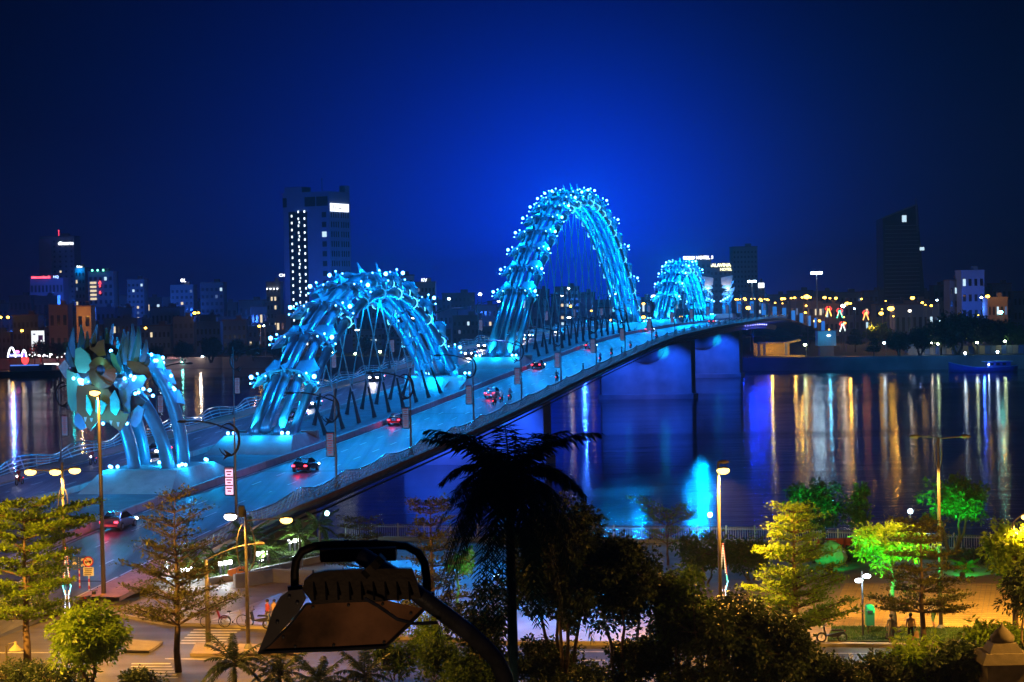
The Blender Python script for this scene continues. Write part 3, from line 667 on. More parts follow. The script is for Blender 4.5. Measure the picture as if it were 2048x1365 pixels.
# ------------------------------------------------------------ people and two-wheelers
M_skin = mat('skin', (.42, .24, .16), .6, var=.05); M_rubber = mat('rubber', (.02, .02, .02), .8, var=.1)
CLOTH = {k: mat(k + '_cloth', c, .85, var=.12, scale=8) for k, c in dict(red=(.4, .05, .05), white=(.6, .58, .55), grey=(.2, .2, .22), blue=(.06, .1, .3), dark=(.04, .04, .05), khaki=(.3, .25, .15), peach=(.5, .33, .24), green=(.1, .25, .12)).items()}
M_hair = mat('hair', (.015, .012, .01), .6, var=0)
def skin_mesh(name, J, edges, m, sub=1):
    me = bpy.data.meshes.new(name + '_skel'); me.from_pydata([p for p, r in J], edges, [])
    o = bpy.data.objects.new(name + '_skel', me); COL.objects.link(o)
    k = o.modifiers.new('s', 'SKIN'); k.use_smooth_shade = True
    for i, (p, r) in enumerate(J): me.skin_vertices[0].data[i].radius = (r, r) if not isinstance(r, tuple) else r
    me.skin_vertices[0].data[0].use_root = True
    s2 = o.modifiers.new('d', 'SUBSURF'); s2.levels = sub
    bpy.context.view_layer.update()
    ev = o.evaluated_get(bpy.context.evaluated_depsgraph_get()); out = bpy.data.meshes.new_from_object(ev)
    bpy.data.objects.remove(o); bpy.data.meshes.remove(me); out.materials.clear(); out.materials.append(m); out.name = name
    out.polygons.foreach_set('use_smooth', [True] * len(out.polygons))
    return out
POSES = {}
def body_mesh(pose):
    if pose in POSES: return POSES[pose]
    if pose == 'ride':
        J = [((0, 0, .80), (.15, .12)), ((0, .10, 1.10), (.16, .11)), ((0, .16, 1.32), (.17, .10)), ((0, .18, 1.44), .06), ((0, .20, 1.60), (.10, .12)),
             ((.19, .17, 1.33), .06), ((.27, .32, 1.10), .045), ((.30, .58, 1.06), .035), ((-.19, .17, 1.33), .06), ((-.27, .32, 1.10), .045), ((-.30, .58, 1.06), .035),
             ((.12, .04, .76), .10), ((.2, .42, .70), .075), ((.19, .34, .33), .055), ((.19, .46, .27), .045), ((-.12, .04, .76), .10), ((-.2, .42, .70), .075), ((-.19, .34, .33), .055), ((-.19, .46, .27), .045)]
    else:
        w = .16 if pose == 'walk' else .02
        J = [((0, 0, .95), (.15, .11)), ((0, .01, 1.15), (.14, .10)), ((0, .02, 1.36), (.17, .10)), ((0, .02, 1.47), .055), ((0, .03, 1.60), (.085, .105)),
             ((.19, .02, 1.37), .058), ((.24, .0 - w * .6, 1.12), .045), ((.25, .04 - w * .5, .86), .035), ((-.19, .02, 1.37), .058), ((-.24, .0 + w * .5, 1.12), .045), ((-.25, .04 + w, .88), .035),
             ((.10, 0, .90), .095), ((.11, w + .02, .50), .068), ((.11, w * .9, .09), .048), ((.11, w + .15, .04), .04), ((-.10, 0, .90), .095), ((-.11, -w * .4 + .02, .50), .068), ((-.11, -w * 1.4, .10), .048), ((-.11, -w * 1.2 + .12, .04), .04)]
    E = [(0, 1), (1, 2), (2, 3), (3, 4), (2, 5), (5, 6), (6, 7), (2, 8), (8, 9), (9, 10), (0, 11), (11, 12), (12, 13), (13, 14), (0, 15), (15, 16), (16, 17), (17, 18)]
    # hands: five short fingers each
    POSES[pose] = (skin_mesh('body', J, E, None), J); return POSES[pose]
def person(label, loc, rz, pose='stand', top='white', legs='dark', helmet=False, group=None, scale=1.0):
    t = thing('person', label, 'person', loc, rz, group); t.scale = (scale,) * 3
    me, J = body_mesh(pose); me = me.copy(); me.materials.clear()
    for m in (CLOTH[top], CLOTH[legs], M_skin): me.materials.append(m)
    zs = {'ride': .82, 'stand': .97, 'walk': .97}[pose]
    for p in me.polygons:
        c = p.center
        neck = J[3][0][2] + .0
        if c.z > neck - .01: p.material_index = 2
        elif c.z > zs: p.material_index = 0 if abs(c.x) < .23 or c.z > 1.14 else 2
        else: p.material_index = 1 if c.z > .42 or pose == 'ride' else 2
    put('body', me, t)
    hx, hy, hz = J[4][0]
    MB().ball((hx, hy - .015, hz + .045), .122, 10, 7, (.9, 1.05, .95) if not helmet else (1.1, 1.2, 1.05)).build('helmet' if helmet else 'hair', CLOTH['white'] if helmet == 2 else M_hair, t, True)
    MB().ball((hx, hy + .115, hz - .01), .022, 6, 4, (.8, 1.1, 1.4)).build('nose', M_skin, t, True)
    for sg in (1, -1):
        MB().ball((hx + sg * .035, hy + .098, hz + .02), .013, 6, 4).build('eye', M_hair, t)
        hb = MB(); k = Vector(J[7 if sg > 0 else 10][0])
        hb.ball(k + Vector((0, .01, -.05)), .04, 6, 5, (.55, .9, 1.2))
        for f in range(4): hb.tube([k + Vector((0, -.022 + .018 * f, -.085)), k + Vector((-.006 * sg, -.024 + .019 * f, -.125)), k + Vector((-.02 * sg, -.024 + .019 * f, -.155 + .006 * abs(f - 1.5)))], [.010, .009, .007], 5)
        hb.tube([k + Vector((0, .035, -.04)), k + Vector((-.01 * sg, .058, -.075)), k + Vector((-.015 * sg, .058, -.10))], [.011, .009, .007], 5)
        hb.build('hand', M_skin, t)
    return t
M_bike = {k: mat(k + '_bike_paint', c, .35, .2, var=.05) for k, c in dict(red=(.35, .02, .02), blue=(.03, .07, .3), black=(.02, .02, .02), silver=(.4, .4, .42)).items()}
M_tail = glow('tail_light', (1, .03, .06), 9, 'NONE'); M_head_l = glow('head_light', (1, .97, .92), 22, 'NONE')
def motorbike(label, loc, rz, col='red', lit=True, group=None):
    t = thing('motorbike', label, 'motorbike', loc, rz, group)
    for y in (-.62, .62):
        w = MB(); k = 14
        w.tube([(0, y + .27 * math.cos(a), .27 + .27 * math.sin(a)) for a in np.linspace(0, 2 * math.pi, k)], .05, 6, False)
        o = w.build('wheel', M_rubber, t); r = MB()
        for j in range(5): a = j * 1.2566; r.bar((0, y, .27), (0, y + .24 * math.cos(a), .27 + .24 * math.sin(a)), .012)
        r.build('rim', M_rail, o)
    b = MB(); b.prism([(-.09, -.75, .62), (-.09, -.1, .50), (-.09, .25, .42), (-.09, .35, .36), (-.09, -.1, .30), (-.09, -.5, .36)], (.18, 0, 0))
    b.prism([(-.14, .30, .35), (-.14, .42, .40), (-.14, .52, .92), (-.14, .44, .95)], (.28, 0, 0)); b.build('body', M_bike[col], t)
    MB().box((0, -.32, .70), (.24, .72, .10), taper=.85).build('seat', M_rubber, t)
    MB().tube([(0, .62, .27), (0, .50, .75), (0, .44, 1.0)], .03, 6).build('fork', M_rail, t)
    MB().tube([(-.34, .38, 1.04), (-.1, .46, 1.0), (.1, .46, 1.0), (.34, .38, 1.04)], .02, 5).build('handlebar', M_dark, t)
    for s in (1, -1): MB().bar((s * .2, .45, 1.0), (s * .3, .42, 1.22), .008).ball((s * .3, .42, 1.24), .05, 6, 4, (1.2, .3, .8)).build('mirror', M_dark, t)
    MB().tube([(.14, -.1, .28), (.16, -.75, .34)], .05, 6).build('exhaust', M_rail, t)
    MB().ball((0, .54, .88), .08, 8, 5).build('headlight', M_head_l if lit else M_rail, t)
    MB().box((0, -.78, .66), (.14, .05, .07)).build('tail_light', M_tail if lit else M_bike['red'], t)
    return t
def at_bridge(u, v, sg=1, o=None):                 # bridge position seen at a photo pixel
    best = None
    for s in np.arange(-190, 380, .5):
        for oo in ([o] if o is not None else np.arange(7, 20, .5) * sg):
            p = B(s, oo, .0); d = ray(u, v); k = p.y / d.y; e = (d.x * k - p.x) ** 2 + (EYE + d.z * k - p.z) ** 2
            if best is None or e < best[0]: best = (e, s, oo)
    return best[1], best[2]
BK = [(988, 812, 'red', 'red', 'front of the cluster by the palm top'), (1003, 806, 'black', 'white', 'middle of the cluster by the palm top'), (1019, 800, 'silver', 'grey', 'rear of the cluster by the palm top'),
      (1115, 762, 'black', 'dark', 'alone beside the right railing short of the first hull pier'), (1206, 724, 'blue', 'blue', 'beside the right railing above the dark water gap'), (1235, 714, 'red', 'dark', 'by the right railing above the first hull pier'),
      (1277, 697, 'black', 'grey', 'by the right railing past the first hull pier'), (1327, 677, 'black', 'dark', 'by the right railing farthest up the deck')]
for u, v, c, top, where in BK:
    s, o = at_bridge(u, v); o = min(o, 16.4)
    m = motorbike('motorbike, ' + where, B(s, o, .02), -AZ, c, group='motorbikes on the right carriageway')
    person('helmeted rider in %s top, ' % top + where, B(s, o, .02), -AZ, 'ride', top, 'dark', 2)
for u, v, c, where in ((37, 968, 'red', 'nearest the left frame edge'), (187, 925, 'blue', 'seen just left of the tall thin mast')):
    s, o = at_bridge(u, v, -1, -15.0)
    motorbike('motorbike coming towards the near bank, ' + where, B(s, -15.0, .02), math.pi - AZ, c, group='motorbikes on the left carriageway')
    person('rider in a red top and helmet, ' + where, B(s, -15.0, .02), math.pi - AZ, 'ride', 'red', 'dark', True)
for u, v, c, where in ((1166, 748, 'dark', 'just short of the first hull pier'), (1243, 712, 'grey', 'above the first hull pier')):
    s, o = at_bridge(u, v, 1, 18.6); person('pedestrian in %s clothes at the right railing ' % c + where, B(s, 18.6, .17), 1.2, 'stand', c, 'dark')
# ------------------------------------------------------------ cars with lights on
M_carp = {k: mat(k + '_car_paint', c, .25, .3, var=.03) for k, c in dict(black=(.02, .02, .025), white=(.5, .5, .5), silver=(.3, .3, .32), red=(.25, .02, .02), blue=(.03, .06, .2)).items()}
M_glass = mat('car_glass', (.01, .012, .015), .05, var=0)
def car(label, s, o, away, col, group):
    t = thing('car', label, 'car', B(s, o, .01), (0 if away else math.pi) - AZ, group)
    sec = [(-2.15, .35, .62, .78), (-1.95, .28, .92, .84), (-1.2, .25, .98, .88), (.9, .25, .92, .88), (1.9, .28, .74, .84), (2.15, .35, .58, .72)]
    rows = [[(-w, y, z0), (-w * 1.0, y, (z0 + z1) / 2), (-w * .92, y, z1), (0, y, z1 + .03), (w * .92, y, z1), (w, y, (z0 + z1) / 2), (w, y, z0), (0, y, z0), (-w, y, z0)] for y, z0, z1, w in sec]
    b = MB(); b.sheet(rows); b.f.append(tuple(range(8))); b.f.append(tuple(range(len(rows) * 9 - 9, len(rows) * 9 - 1))[::-1]); b.build('body', M_carp[col], t, True)
    rows = [[(-w, y0, .95), (-w * .8, y1, 1.42), (w * .8, y1, 1.42), (w, y0, .95)] for y0, y1, w in ((-1.75, -1.0, .78), (-1.7, -.95, .8), (.75, .25, .8), (1.15, .3, .78))]
    MB().sheet(rows).build('windows', M_glass, t); MB().box((0, -.36, 1.44), (1.26, 1.35, .05)).build('roof', M_carp[col], t)
    for x in (-.8, .8):
        for y in (-1.3, 1.35):
            w = MB().tube([(x - .1, y, .32), (x + .1, y, .32)], .32, 14).build('wheel', M_rubber, t); MB().tube([(x - .11, y, .32), (x + .11, y, .32)], .19, 10).build('rim', M_rail, w)
        MB().ball((x * .78, 2.1, .62), .17, 8, 5, (1.4, .6, .8)).build('headlight', M_head_l, t)
        MB().box((x * .82, -2.13, .74), (.30, .08, .16)).build('tail_light', M_tail, t)
    c, sn = B(s, o, 0), 1 if away else -1
    if away: lamp(c - DS * 2.9 + Vector((0, 0, .7)), (1, .02, .06), 60, .2)
    else: lamp(c - DS * 2.4 + Vector((0, 0, .7)), (1, .95, .9), 900, .12, 'SPOT', c - DS * 16, 1.1)
    return t
for s, o, c, w in ((-168, 8.2, 'silver', 'nearest, between the median kerb and the double lamp post'), (-128, 11.8, 'black', 'opposite the sculpted head'), (-78, 8.0, 'red', 'beside the small arch hangers'), (-40, 12.0, 'white', 'beside the far half of the small arch'),
                   (14, 8.0, 'black', 'at the gap before the tallest arch'), (66, 8.3, 'blue', 'beside the near leg of the tallest arch'), (150, 8.0, 'silver', 'beside the far leg of the tallest arch'), (250, 11.8, 'black', 'beside the far arch')):
    car('%s car driving away, ' % c + w, s, o, True, c, 'cars on the right carriageway')
for s, o, c, w in ((-150, -14.6, 'white', 'nearest, left of the sculpted head'), (-112, -11.0, 'silver', 'behind the near foot of the small arch'), (-70, -8.2, 'black', 'behind the small arch hangers'), (-52, -11.8, 'white', 'in the middle lane behind the small arch hangers'), (-8, -14.8, 'black', 'behind the gap before the tallest arch'),
                   (48, -12, 'silver', 'behind the first hangers of the tallest arch'), (72, -15, 'white', 'in the outer lane behind the tallest arch'), (96, -11.8, 'black', 'behind the middle of the tallest arch'), (118, -15, 'silver', 'behind the later hangers of the tallest arch'), (140, -12, 'white', 'behind the far leg of the tallest arch'), (330, -12, 'black', 'behind the forked tail')):
    car('%s car coming closer, ' % c + w, s, o, False, c, 'cars on the left carriageway')
# ------------------------------------------------------------ foliage
M_bark = mat('bark', (.12, .085, .06), .9, var=.35, scale=3, bump=.5)
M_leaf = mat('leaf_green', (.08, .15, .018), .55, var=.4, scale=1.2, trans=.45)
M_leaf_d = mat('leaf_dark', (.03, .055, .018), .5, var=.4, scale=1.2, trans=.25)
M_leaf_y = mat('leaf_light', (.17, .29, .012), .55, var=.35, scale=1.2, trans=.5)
M_leaf_r = mat('leaf_bronze', (.12, .13, .02), .55, var=.4, scale=1.2, trans=.35)
def leaf_mesh(name, P, A, size, wid, m, seed=0, jit=.35, flatness=.6):
    """P points, A leaf directions; rhombic leaves with a folded midrib"""
    r = np.random.RandomState(seed); n = len(P); P = np.asarray(P, float); A = np.asarray(A, float)
    A = A + r.normal(0, jit, A.shape); A /= np.linalg.norm(A, axis=1)[:, None] + 1e-9
    U = r.normal(0, 1 - flatness, (n, 3)) + np.array([0, 0, flatness * 1.5])
    S = np.cross(A, U); S /= np.linalg.norm(S, axis=1)[:, None] + 1e-9
    L_ = (size * r.uniform(.65, 1.25, n))[:, None]; w = L_ * wid; Nn = np.cross(S, A)
    V = np.stack([P, P + A * L_ * .5 + S * w + Nn * w * .3, P + A * L_, P + A * L_ * .5 - S * w + Nn * w * .3], 1).reshape(-1, 3)
    me = bpy.data.meshes.new(name); me.vertices.add(4 * n); me.vertices.foreach_set('co', V.ravel())
    me.loops.add(4 * n); me.loops.foreach_set('vertex_index', np.arange(4 * n, dtype=np.int32))
    me.polygons.add(n); me.polygons.foreach_set('loop_start', np.arange(0, 4 * n, 4, dtype=np.int32))
    me.update(calc_edges=True); me.validate(); me.materials.append(m); return me
def bez(a, b, up, n=6):
    a, b = Vector(a), Vector(b); c = a.lerp(b, .5) + Vector((0, 0, up))
    return [(1 - t) ** 2 * a + 2 * t * (1 - t) * c + t * t * b for t in [i / (n - 1) for i in range(n)]]
def layered_tree(H, h0, R, tiers, prof, seed, m, leaf=.17, dens=1.0, tr=.14, rise=.25, lean=(0, 0), per=5):
    """horizontal tiers of branches like a terminalia; prof(f) scales the radius at height fraction f"""
    r = random.Random(seed); tb = MB(); P, A = [], []
    top = Vector((lean[0], lean[1], H)); trunk = [Vector((lean[0] * f, lean[1] * f, H * f)) + Vector((r.uniform(-.05, .05), r.uniform(-.05, .05), 0)) * (0 if f == 0 else 1) for f in np.linspace(0, 1, 9)]
    tb.tube(trunk, [tr * (1.25 - 1.15 * f) for f in np.linspace(0, 1, 9)], 8)
    for i in range(tiers):
        f = (i + .5 * r.random()) / (tiers - .4); z = h0 + (H - h0) * f; c = Vector((lean[0] * z / H, lean[1] * z / H, z)); a0 = r.random() * 6.28
        nb = per + (r.random() < .4)
        for k in range(nb):
            a = a0 + 6.283 * k / nb + r.uniform(-.35, .35); L_ = R * prof(f) * r.uniform(.6, 1.1)
            if L_ < .2: continue
            e = c + Vector((math.cos(a) * L_, math.sin(a) * L_, L_ * rise * r.uniform(.5, 1.4)))
            pts = bez(c, e, L_ * .02, 6); tb.tube(pts, [tr * .38 * (1 - .8 * q / 5) * (1 - .5 * f) + .008 for q in range(6)], 5, False)
            nsub = max(3, int(L_ * 3.4))
            for q in range(nsub):
                t = .22 + .78 * (q + r.random()) / nsub; p = pts[0].lerp(pts[-1], t); p.z = pts[min(5, int(t * 5))].z
                d = a + (1 if q % 2 else -1) * r.uniform(.4, 1.1); l2 = L_ * .42 * (1.15 - t * .8) * r.uniform(.6, 1.2)
                e2 = p + Vector((math.cos(d) * l2, math.sin(d) * l2, l2 * rise * .7 + r.uniform(-.04, .08)))
                if l2 > .4: tb.tube([p, e2], [.018, .008], 4, False)
                nl = int((7 + 26 * l2) * dens)
                for j in range(nl):
                    w = r.random() ** .8; p2 = p.lerp(e2, w) + Vector((r.gauss(0, .20), r.gauss(0, .20), r.gauss(.06, .07)))
                    P.append(p2); A.append((math.cos(d) * .6 + r.gauss(0, .5), math.sin(d) * .6 + r.gauss(0, .5), .25))
    return tb.mesh('trunk', M_bark, True), leaf_mesh('crown', P, A, leaf * 1.35, .30, m, seed, .35, .75)
def bushy_tree(H, h0, rx, rz, clumps, per, seed, m, leaf=.2, cr=.7, stems=3, tr=.12, wid=.3, bare=False, flat_=.45):
    r = random.Random(seed); tb = MB(); P, A = [], []; cz = h0 + (H - h0) * .5
    joins = []
    for s in range(stems):
        a = 6.28 * s / stems + r.random(); b = Vector((.18 * math.cos(a) * (stems > 1), .18 * math.sin(a) * (stems > 1), 0))
        e = Vector((rx * .45 * math.cos(a), rx * .45 * math.sin(a), cz)) if stems > 1 else Vector((r.uniform(-.2, .2), r.uniform(-.2, .2), cz))
        pts = bez(b, e, (-.1) * H, 7); pts = [p + Vector((r.uniform(-.06, .06), r.uniform(-.06, .06), 0)) * min(i, 3) for i, p in enumerate(pts)]
        tb.tube(pts, [tr * (1.2 - .9 * i / 6) for i in range(7)], 7); joins += pts[3:]
    for k in range(clumps):
        while True:
            q = Vector((r.uniform(-1, 1), r.uniform(-1, 1), r.uniform(-1, 1)))
            if .25 < q.length < 1: break
        q *= .55 + .45 * r.random()
        c = Vector((q.x * rx, q.y * rx, cz + q.z * rz)); j = min(joins, key=lambda p: (p - c).length)
        tb.tube(bez(j, c, .1 * (c - j).length, 4), [tr * .32, tr * .25, tr * .16, .01], 4, False)
        c_r = cr * r.uniform(.6, 1.25)
        for i in range(int(per * 1.45 * r.uniform(.6, 1.3))):
            d = Vector((r.gauss(0, 1), r.gauss(0, 1), r.gauss(0, .75))).normalized(); p = c + d * c_r * r.random() ** .45
            P.append(p); A.append((d.x, d.y, d.z * .6 - .25))
    return tb.mesh('trunk', M_bark, True), leaf_mesh('crown', P, A, leaf * 1.2, wid, m, seed, .4, flat_)
def plant(name, label, cat, meshes, loc, rz=0, group=None, scale=1.0):
    t = thing(name, label, cat, loc, rz, group); t.scale = (scale,) * 3
    put('trunk', meshes[0], t); put('crown', meshes[1], t); return t
def frond_mesh(L_, droop, seed, m, leaflets=46, ll=.55, w=.03, up=.6):
    r = random.Random(seed); b = MB(); pts = [Vector((0, L_ * t * (1 - .12 * t * droop), L_ * (up * t - droop * t * t))) for t in np.linspace(0, 1, 9)]
    b.tube(pts, [.045 * (1 - .85 * i / 8) for i in range(9)], 5)
    for i in range(leaflets):
        t = .12 + .88 * i / leaflets; k = t * 8; j = min(7, int(k)); p = pts[j].lerp(pts[j + 1], k - j); tg = (pts[j + 1] - pts[j]).normalized()
        l2 = ll * (math.sin(math.pi * (.15 + .8 * t)) ** .6) * r.uniform(.8, 1.15)
        for s in (1, -1):
            d = (Vector((s, 0, 0)) * .8 + tg * .55 + Vector((0, 0, r.uniform(-.5, .15)))).normalized(); q = p + d * l2; q.z -= l2 * .22
            mid = p.lerp(q, .5) + Vector((0, 0, l2 * .08)); sd = tg * w
            b.add([p - sd * .5, p + sd * .5, mid + sd, q, mid - sd], [(0, 1, 2, 4), (4, 2, 3)])
    return b.mesh('frond', m)
def palm(label, loc, H, nf, L_, m, tr=.16, seed=0, droopy=.75, group=None, name='palm_tree', ll=.55, lw=.03, deep=0):
    t = thing(name, label, 'palm', loc, 0, group); r = random.Random(seed)
    MB().tube([(0, 0, 0), (.02, 0, H * .25), (0, .02, H * .6), (0, 0, H)], [tr * 1.25, tr, tr * .95, tr * .75], 12).build('trunk', M_bark, t, True)
    kinds = [frond_mesh(L_, droopy * q, seed + i, m, ll=ll, up=u_, w=lw) for i, (q, u_) in enumerate(((.55, 1.0), (.9, .75), (1.15, .45), (1.3 + deep, .1)))]
    for k in range(nf):
        f = k / nf; me = kinds[min(3, int(f * 4))]; a = k * 2.39996 + r.uniform(-.2, .2)
        put('frond', me, t, Matrix.Translation((0, 0, H - .1 - .3 * f)) @ Matrix.Rotation(a, 4, 'Z') @ Matrix.Rotation((r.uniform(-.12, .12)), 4, 'X') @ Matrix.Scale(r.uniform(.85, 1.1), 4))
    return t
# ------------------------------------------------------------ the city on the far bank
M_wallb = mat('dim_render', (.20, .21, .24), .85, var=.2, scale=.08); M_wallw = mat('pale_render', (.5, .5, .5), .8, var=.12, scale=.08)
M_wallo = mat('ochre_render', (.42, .30, .2), .85, var=.2, scale=.1); M_walld = mat('dark_cladding', (.07, .08, .1), .6, var=.2, scale=.1)
M_win = mat('dark_window', (.012, .016, .03), .15, var=0); M_roof = mat('tin_roof', (.16, .1, .09), .8, var=.3, scale=.2)
W_LIT = [glow('warm_window', (1, .8, .5), 1.1), glow('cool_window', (.6, .85, 1), 1.2), glow('dim_window', (.25, .4, .8), .35)]
def building(name, label, cat, u0, u1, vt, Y, wall, depth=14, rz=0, rows=0, cols=0, lit=.12, seed=0, ww=.5, wh=.45, roof=True, skip=None, group=None, wallname='wall'):
    a, c = D(u0, 640, Y), D(u1, 640, Y); zt = D((u0 + u1) / 2, vt, Y).z; w = (c.x - a.x); h = zt - WEST_Z
    t = thing(name, label, cat, ((a.x + c.x) / 2, Y, WEST_Z), rz, group)
    MB().box((0, depth / 2, h / 2), (w, depth, h)).build(wallname, wall, t)
    if roof: MB().box((0, depth / 2, h + .3), (w + .5, depth + .5, .6)).box((w * .18, depth * .4, h + 1.5), (w * .22, depth * .3, 1.8)).build('roof', M_roof if seed % 2 else wall, t)
    r = random.Random(seed)
    if rows:
        dk, L3 = MB(), [MB(), MB(), MB()]; fr = MB()
        for i in range(rows):
            for j in range(cols):
                if skip and skip(i, j): continue
                x = -w / 2 + w * (j + .5) / cols; z = 1.5 + (h - 3) * (i + .5) / rows; sx, sz = w / cols * ww, (h - 3) / rows * wh
                b = L3[r.randrange(3)] if r.random() < lit else dk
                b.box((x, .02, z), (sx, .12, sz)); fr.box((x, -.02, z - sz / 2 - .1), (sx + .3, .22, .16))
        fr.build('sills', wall, t, kind='stuff')
        if dk.v: dk.build('dark_windows', M_win, t, kind='stuff')
        for b, m, n in zip(L3, W_LIT, ('warm_windows', 'cool_windows', 'dim_windows')):
            if b.v: b.build(n, m, t, kind='stuff')
    return t, w, h
def sign(txt, parent, x, z, size, col, s, y=-.5, vertical=False, align='CENTER', name='sign_letters', sampling='AUTO', rz=0):
    c = bpy.data.curves.new(name, 'FONT'); c.body = txt if not vertical else '\n'.join(txt); c.size = size; c.extrude = .06; c.align_x = align; c.space_line = .85
    c.offset = size * .012; c.resolution_u = 3
    o = bpy.data.objects.new(name, c); COL.objects.link(o); bpy.context.view_layer.update()
    me = bpy.data.meshes.new_from_object(o.evaluated_get(bpy.context.evaluated_depsgraph_get())); bpy.data.objects.remove(o)
    me.materials.clear(); me.materials.append(glow(name + '_light', col, s, sampling)); o = bpy.data.objects.new(name, me); COL.objects.link(o)
    o.parent = parent; o.location = (x, y, z); o.rotation_euler = (math.pi / 2, 0, rz); return o
# hotel tower with two visible faces
p = D(662, 600, 900); zt = D(640, 383, 900).z; H = zt - WEST_Z
t = thing('hotel_tower', 'tall pale blue hotel tower with lit stair lights and a white roof sign', 'tower', (p.x, p.y, WEST_Z), math.radians(-25))
# local frame: corner at origin, face A runs along -x, face B along +y
M_tow = mat('tower_render', (.10, .17, .34), .8, var=.1, scale=.1)
MB().box((-12, 9.5, H / 2), (24, 19, H)).build('wall', M_tow, t)
MB().box((-18.5, 4, H + 1.3), (9, 8, 2.6)).box((-1.5, 17.0, H + 1.0), (3, 4, 4.2)).build('roof_block', M_tow, t)
MB().box((-16.2, -.1, H * .45), (9.6, .5, H * .86)).build('glass_column', M_win, t)
cr = MB()
for x0, x1 in ((-24, -22), (-12.5, -7), (-6.4, -.6)): cr.box(((x0 + x1) / 2, -.05, H - 4.4), (x1 - x0, .3, 4.2))
cr.build('crown_opening', M_win, t)
lt = MB()
for i in range(20):
    z = H * .88 - i * 3.15
    if z < 4: break
    lt.box((-19.3, -.45, z - 1.8), (.55, .3, 1.0)).box((-15.8, -.45, z), (.5, .3, 1.0)).box((-12.6, -.45, z), (.6, .3, 1.0))
    if i % 2: lt.box((-15.4, -.45, z - 1.6), (.45, .3, .9))
lt.build('stair_lights', glow('stair_light', (.75, .9, 1), 2.6), t, kind='stuff')
dk = MB(); dk2 = MB()
for i in range(19):
    z = H - 10.5 - i * 4.4
    if z < 6: break
    (dk2 if i == 2 else dk).box((-2.6, -.05, z), (2.2, .25, 2.4))
    for k in range(8): dk.box((.05, 2.0 + k * 2.0 + (1 if k > 3 else 0), z), (.25, .7, 2.6))
dk.build('dark_windows', M_win, t, kind='stuff'); dk2.build('lit_window', W_LIT[1], t)
sg = MB()
for k in range(3): sg.box((.35, 3.4 + 5.6 * k, H - 7.2), (.4, 5.0, 3.6))
sb = sg.build('sign_board', glow('white_sign', (.92, .96, 1), 2.2, 'AUTO'), t)
MB().box((.58, 3.4, H - 7.2), (.05, .5, 2.6)).box((.58, 5.0, H - 7.5), (.05, .4, 2.0)).box((.58, 2.0, H - 7.5), (.05, .4, 1.8)).box((.58, 9, H - 7.6), (.05, 3.2, .35)).box((.58, 14.5, H - 7.2), (.05, 2.4, .3)).build('sign_marks', M_win, sb)
MB().tube([(-8, 8, H), (-8, 8, H + 6)], .15, 5).ball((-8, 8, H + 6.2), .3, 6, 4).build('mast', M_dark, t)
M_blueh2 = mat('blue_white_render', (.28, .38, .6), .8, var=.1, scale=.1); M_blueh = mat('blue_render', (.10, .15, .26), .85, var=.2, scale=.1)
# left group
q = D(630, 600, 870); lamp((q.x - 14, 850, 8), (.0, .12, 1), 90000, 2, 'SPOT', (q.x, 905, 45), 1.1); lamp((q.x + 40, 880, 8), (.01, .2, 1), 45000, 2, 'SPOT', (q.x + 12, 912, 45), 1.1)  # assumed blue floodlights, added to tint the hotel tower
t, w, h = building('office_tower', 'tall dim tower with white lit name on its roof edge, far left', 'tower', 84, 152, 474, 1350, M_wallb, 20, 0, 20, 6, .06, 3, .35, .4)
sign('dbcarte', t, 6.0, h - 5.5, 3.4, (.9, .97, 1), 4)
MB().box((-8, -.6, h * .5), (8, 1.0, h * .96)).build('pale_bay', mat('mauve_render', (.4, .26, .36), .8, var=.1), t)
MB().tube([(0, 6, h), (0, 6, h + 4)], .2, 5).ball((0, 6, h + 4.3), .5, 6, 4).build('mast', glow('beacon', (1, .05, .1), 3), t)
t, w, h = building('podium_block', 'mauve podium block under a glowing red sign, far left', 'building', 62, 128, 558, 1280, mat('mauve_wall', (.34, .2, .3), .8, var=.15, scale=.1), 16, 0, 4, 9, .05, 4)
sign('vietcombank', t, -3.5, h + .4, 2.4, (1, .08, .12), 6); sign('HQ', t, 6.2, h + .4, 2.2, (.3, .5, 1), 5)
t, w, h = building('slim_hotel', 'slim hotel with small white roof name right of the tall far left tower', 'hotel', 152, 172, 537, 1200, M_wallb, 14, 0, 10, 3, .08, 5); sign('lidas', t, 0, h + .4, 1.9, (.7, .95, 1), 5)
lamp((t.location.x, t.location.y - 2.5, t.location.z + h - 1), (0, .35, 1), 1500, .3)
t, w, h = building('green_lit_hotel', 'hotel with green roof lights and red vertical letters, left', 'hotel', 178, 228, 545, 1150, M_wallb, 16, 0, 9, 5, .05, 6)
sign('A5 6', t, -.3, h - 6.5, 2.3, (1, .05, .06), 6, vertical=True)
b = MB(); [b.ball((x, -1, h + 1.2), .55, 6, 4) for x in (-4.4, -1.3, 1.9)]; b.build('roof_lamps', glow('green_lamp', (.15, 1, .55), 8), t, kind='stuff')
b = MB(); [b.box((-4.2, -.3, h - 6 - 2.3 * i), (3.6, .3, 1.2)) for i in range(5)]; b.build('lit_balconies', W_LIT[0], t, kind='stuff')
building('grey_tower', 'narrow grey tower with a column of lit windows, left of centre left', 'tower', 256, 289, 560, 1150, M_wallb, 14, 0, 11, 4, .16, 7)
t, w, h = building('stepped_block', 'stepped apartment block with bright initials on top, between sculpted head and hotel tower', 'building', 342, 388, 572, 1150, M_wallb, 14, 0, 9, 5, .1, 8); sign('GL', t, 1, h + 2.2, 2.6, (.9, .95, 1), 5)
building('blank_block', 'plain dark block with one lit window beside the stepped apartment block', 'building', 402, 448, 567, 1120, M_walld, 14, 0, 8, 5, .05, 9)
t, w, h = building('lit_hotel', 'small hotel with rows of bright ground lights left of the hotel tower', 'hotel', 534, 562, 566, 1000, M_wallb, 12, 0, 7, 4, .25, 10)
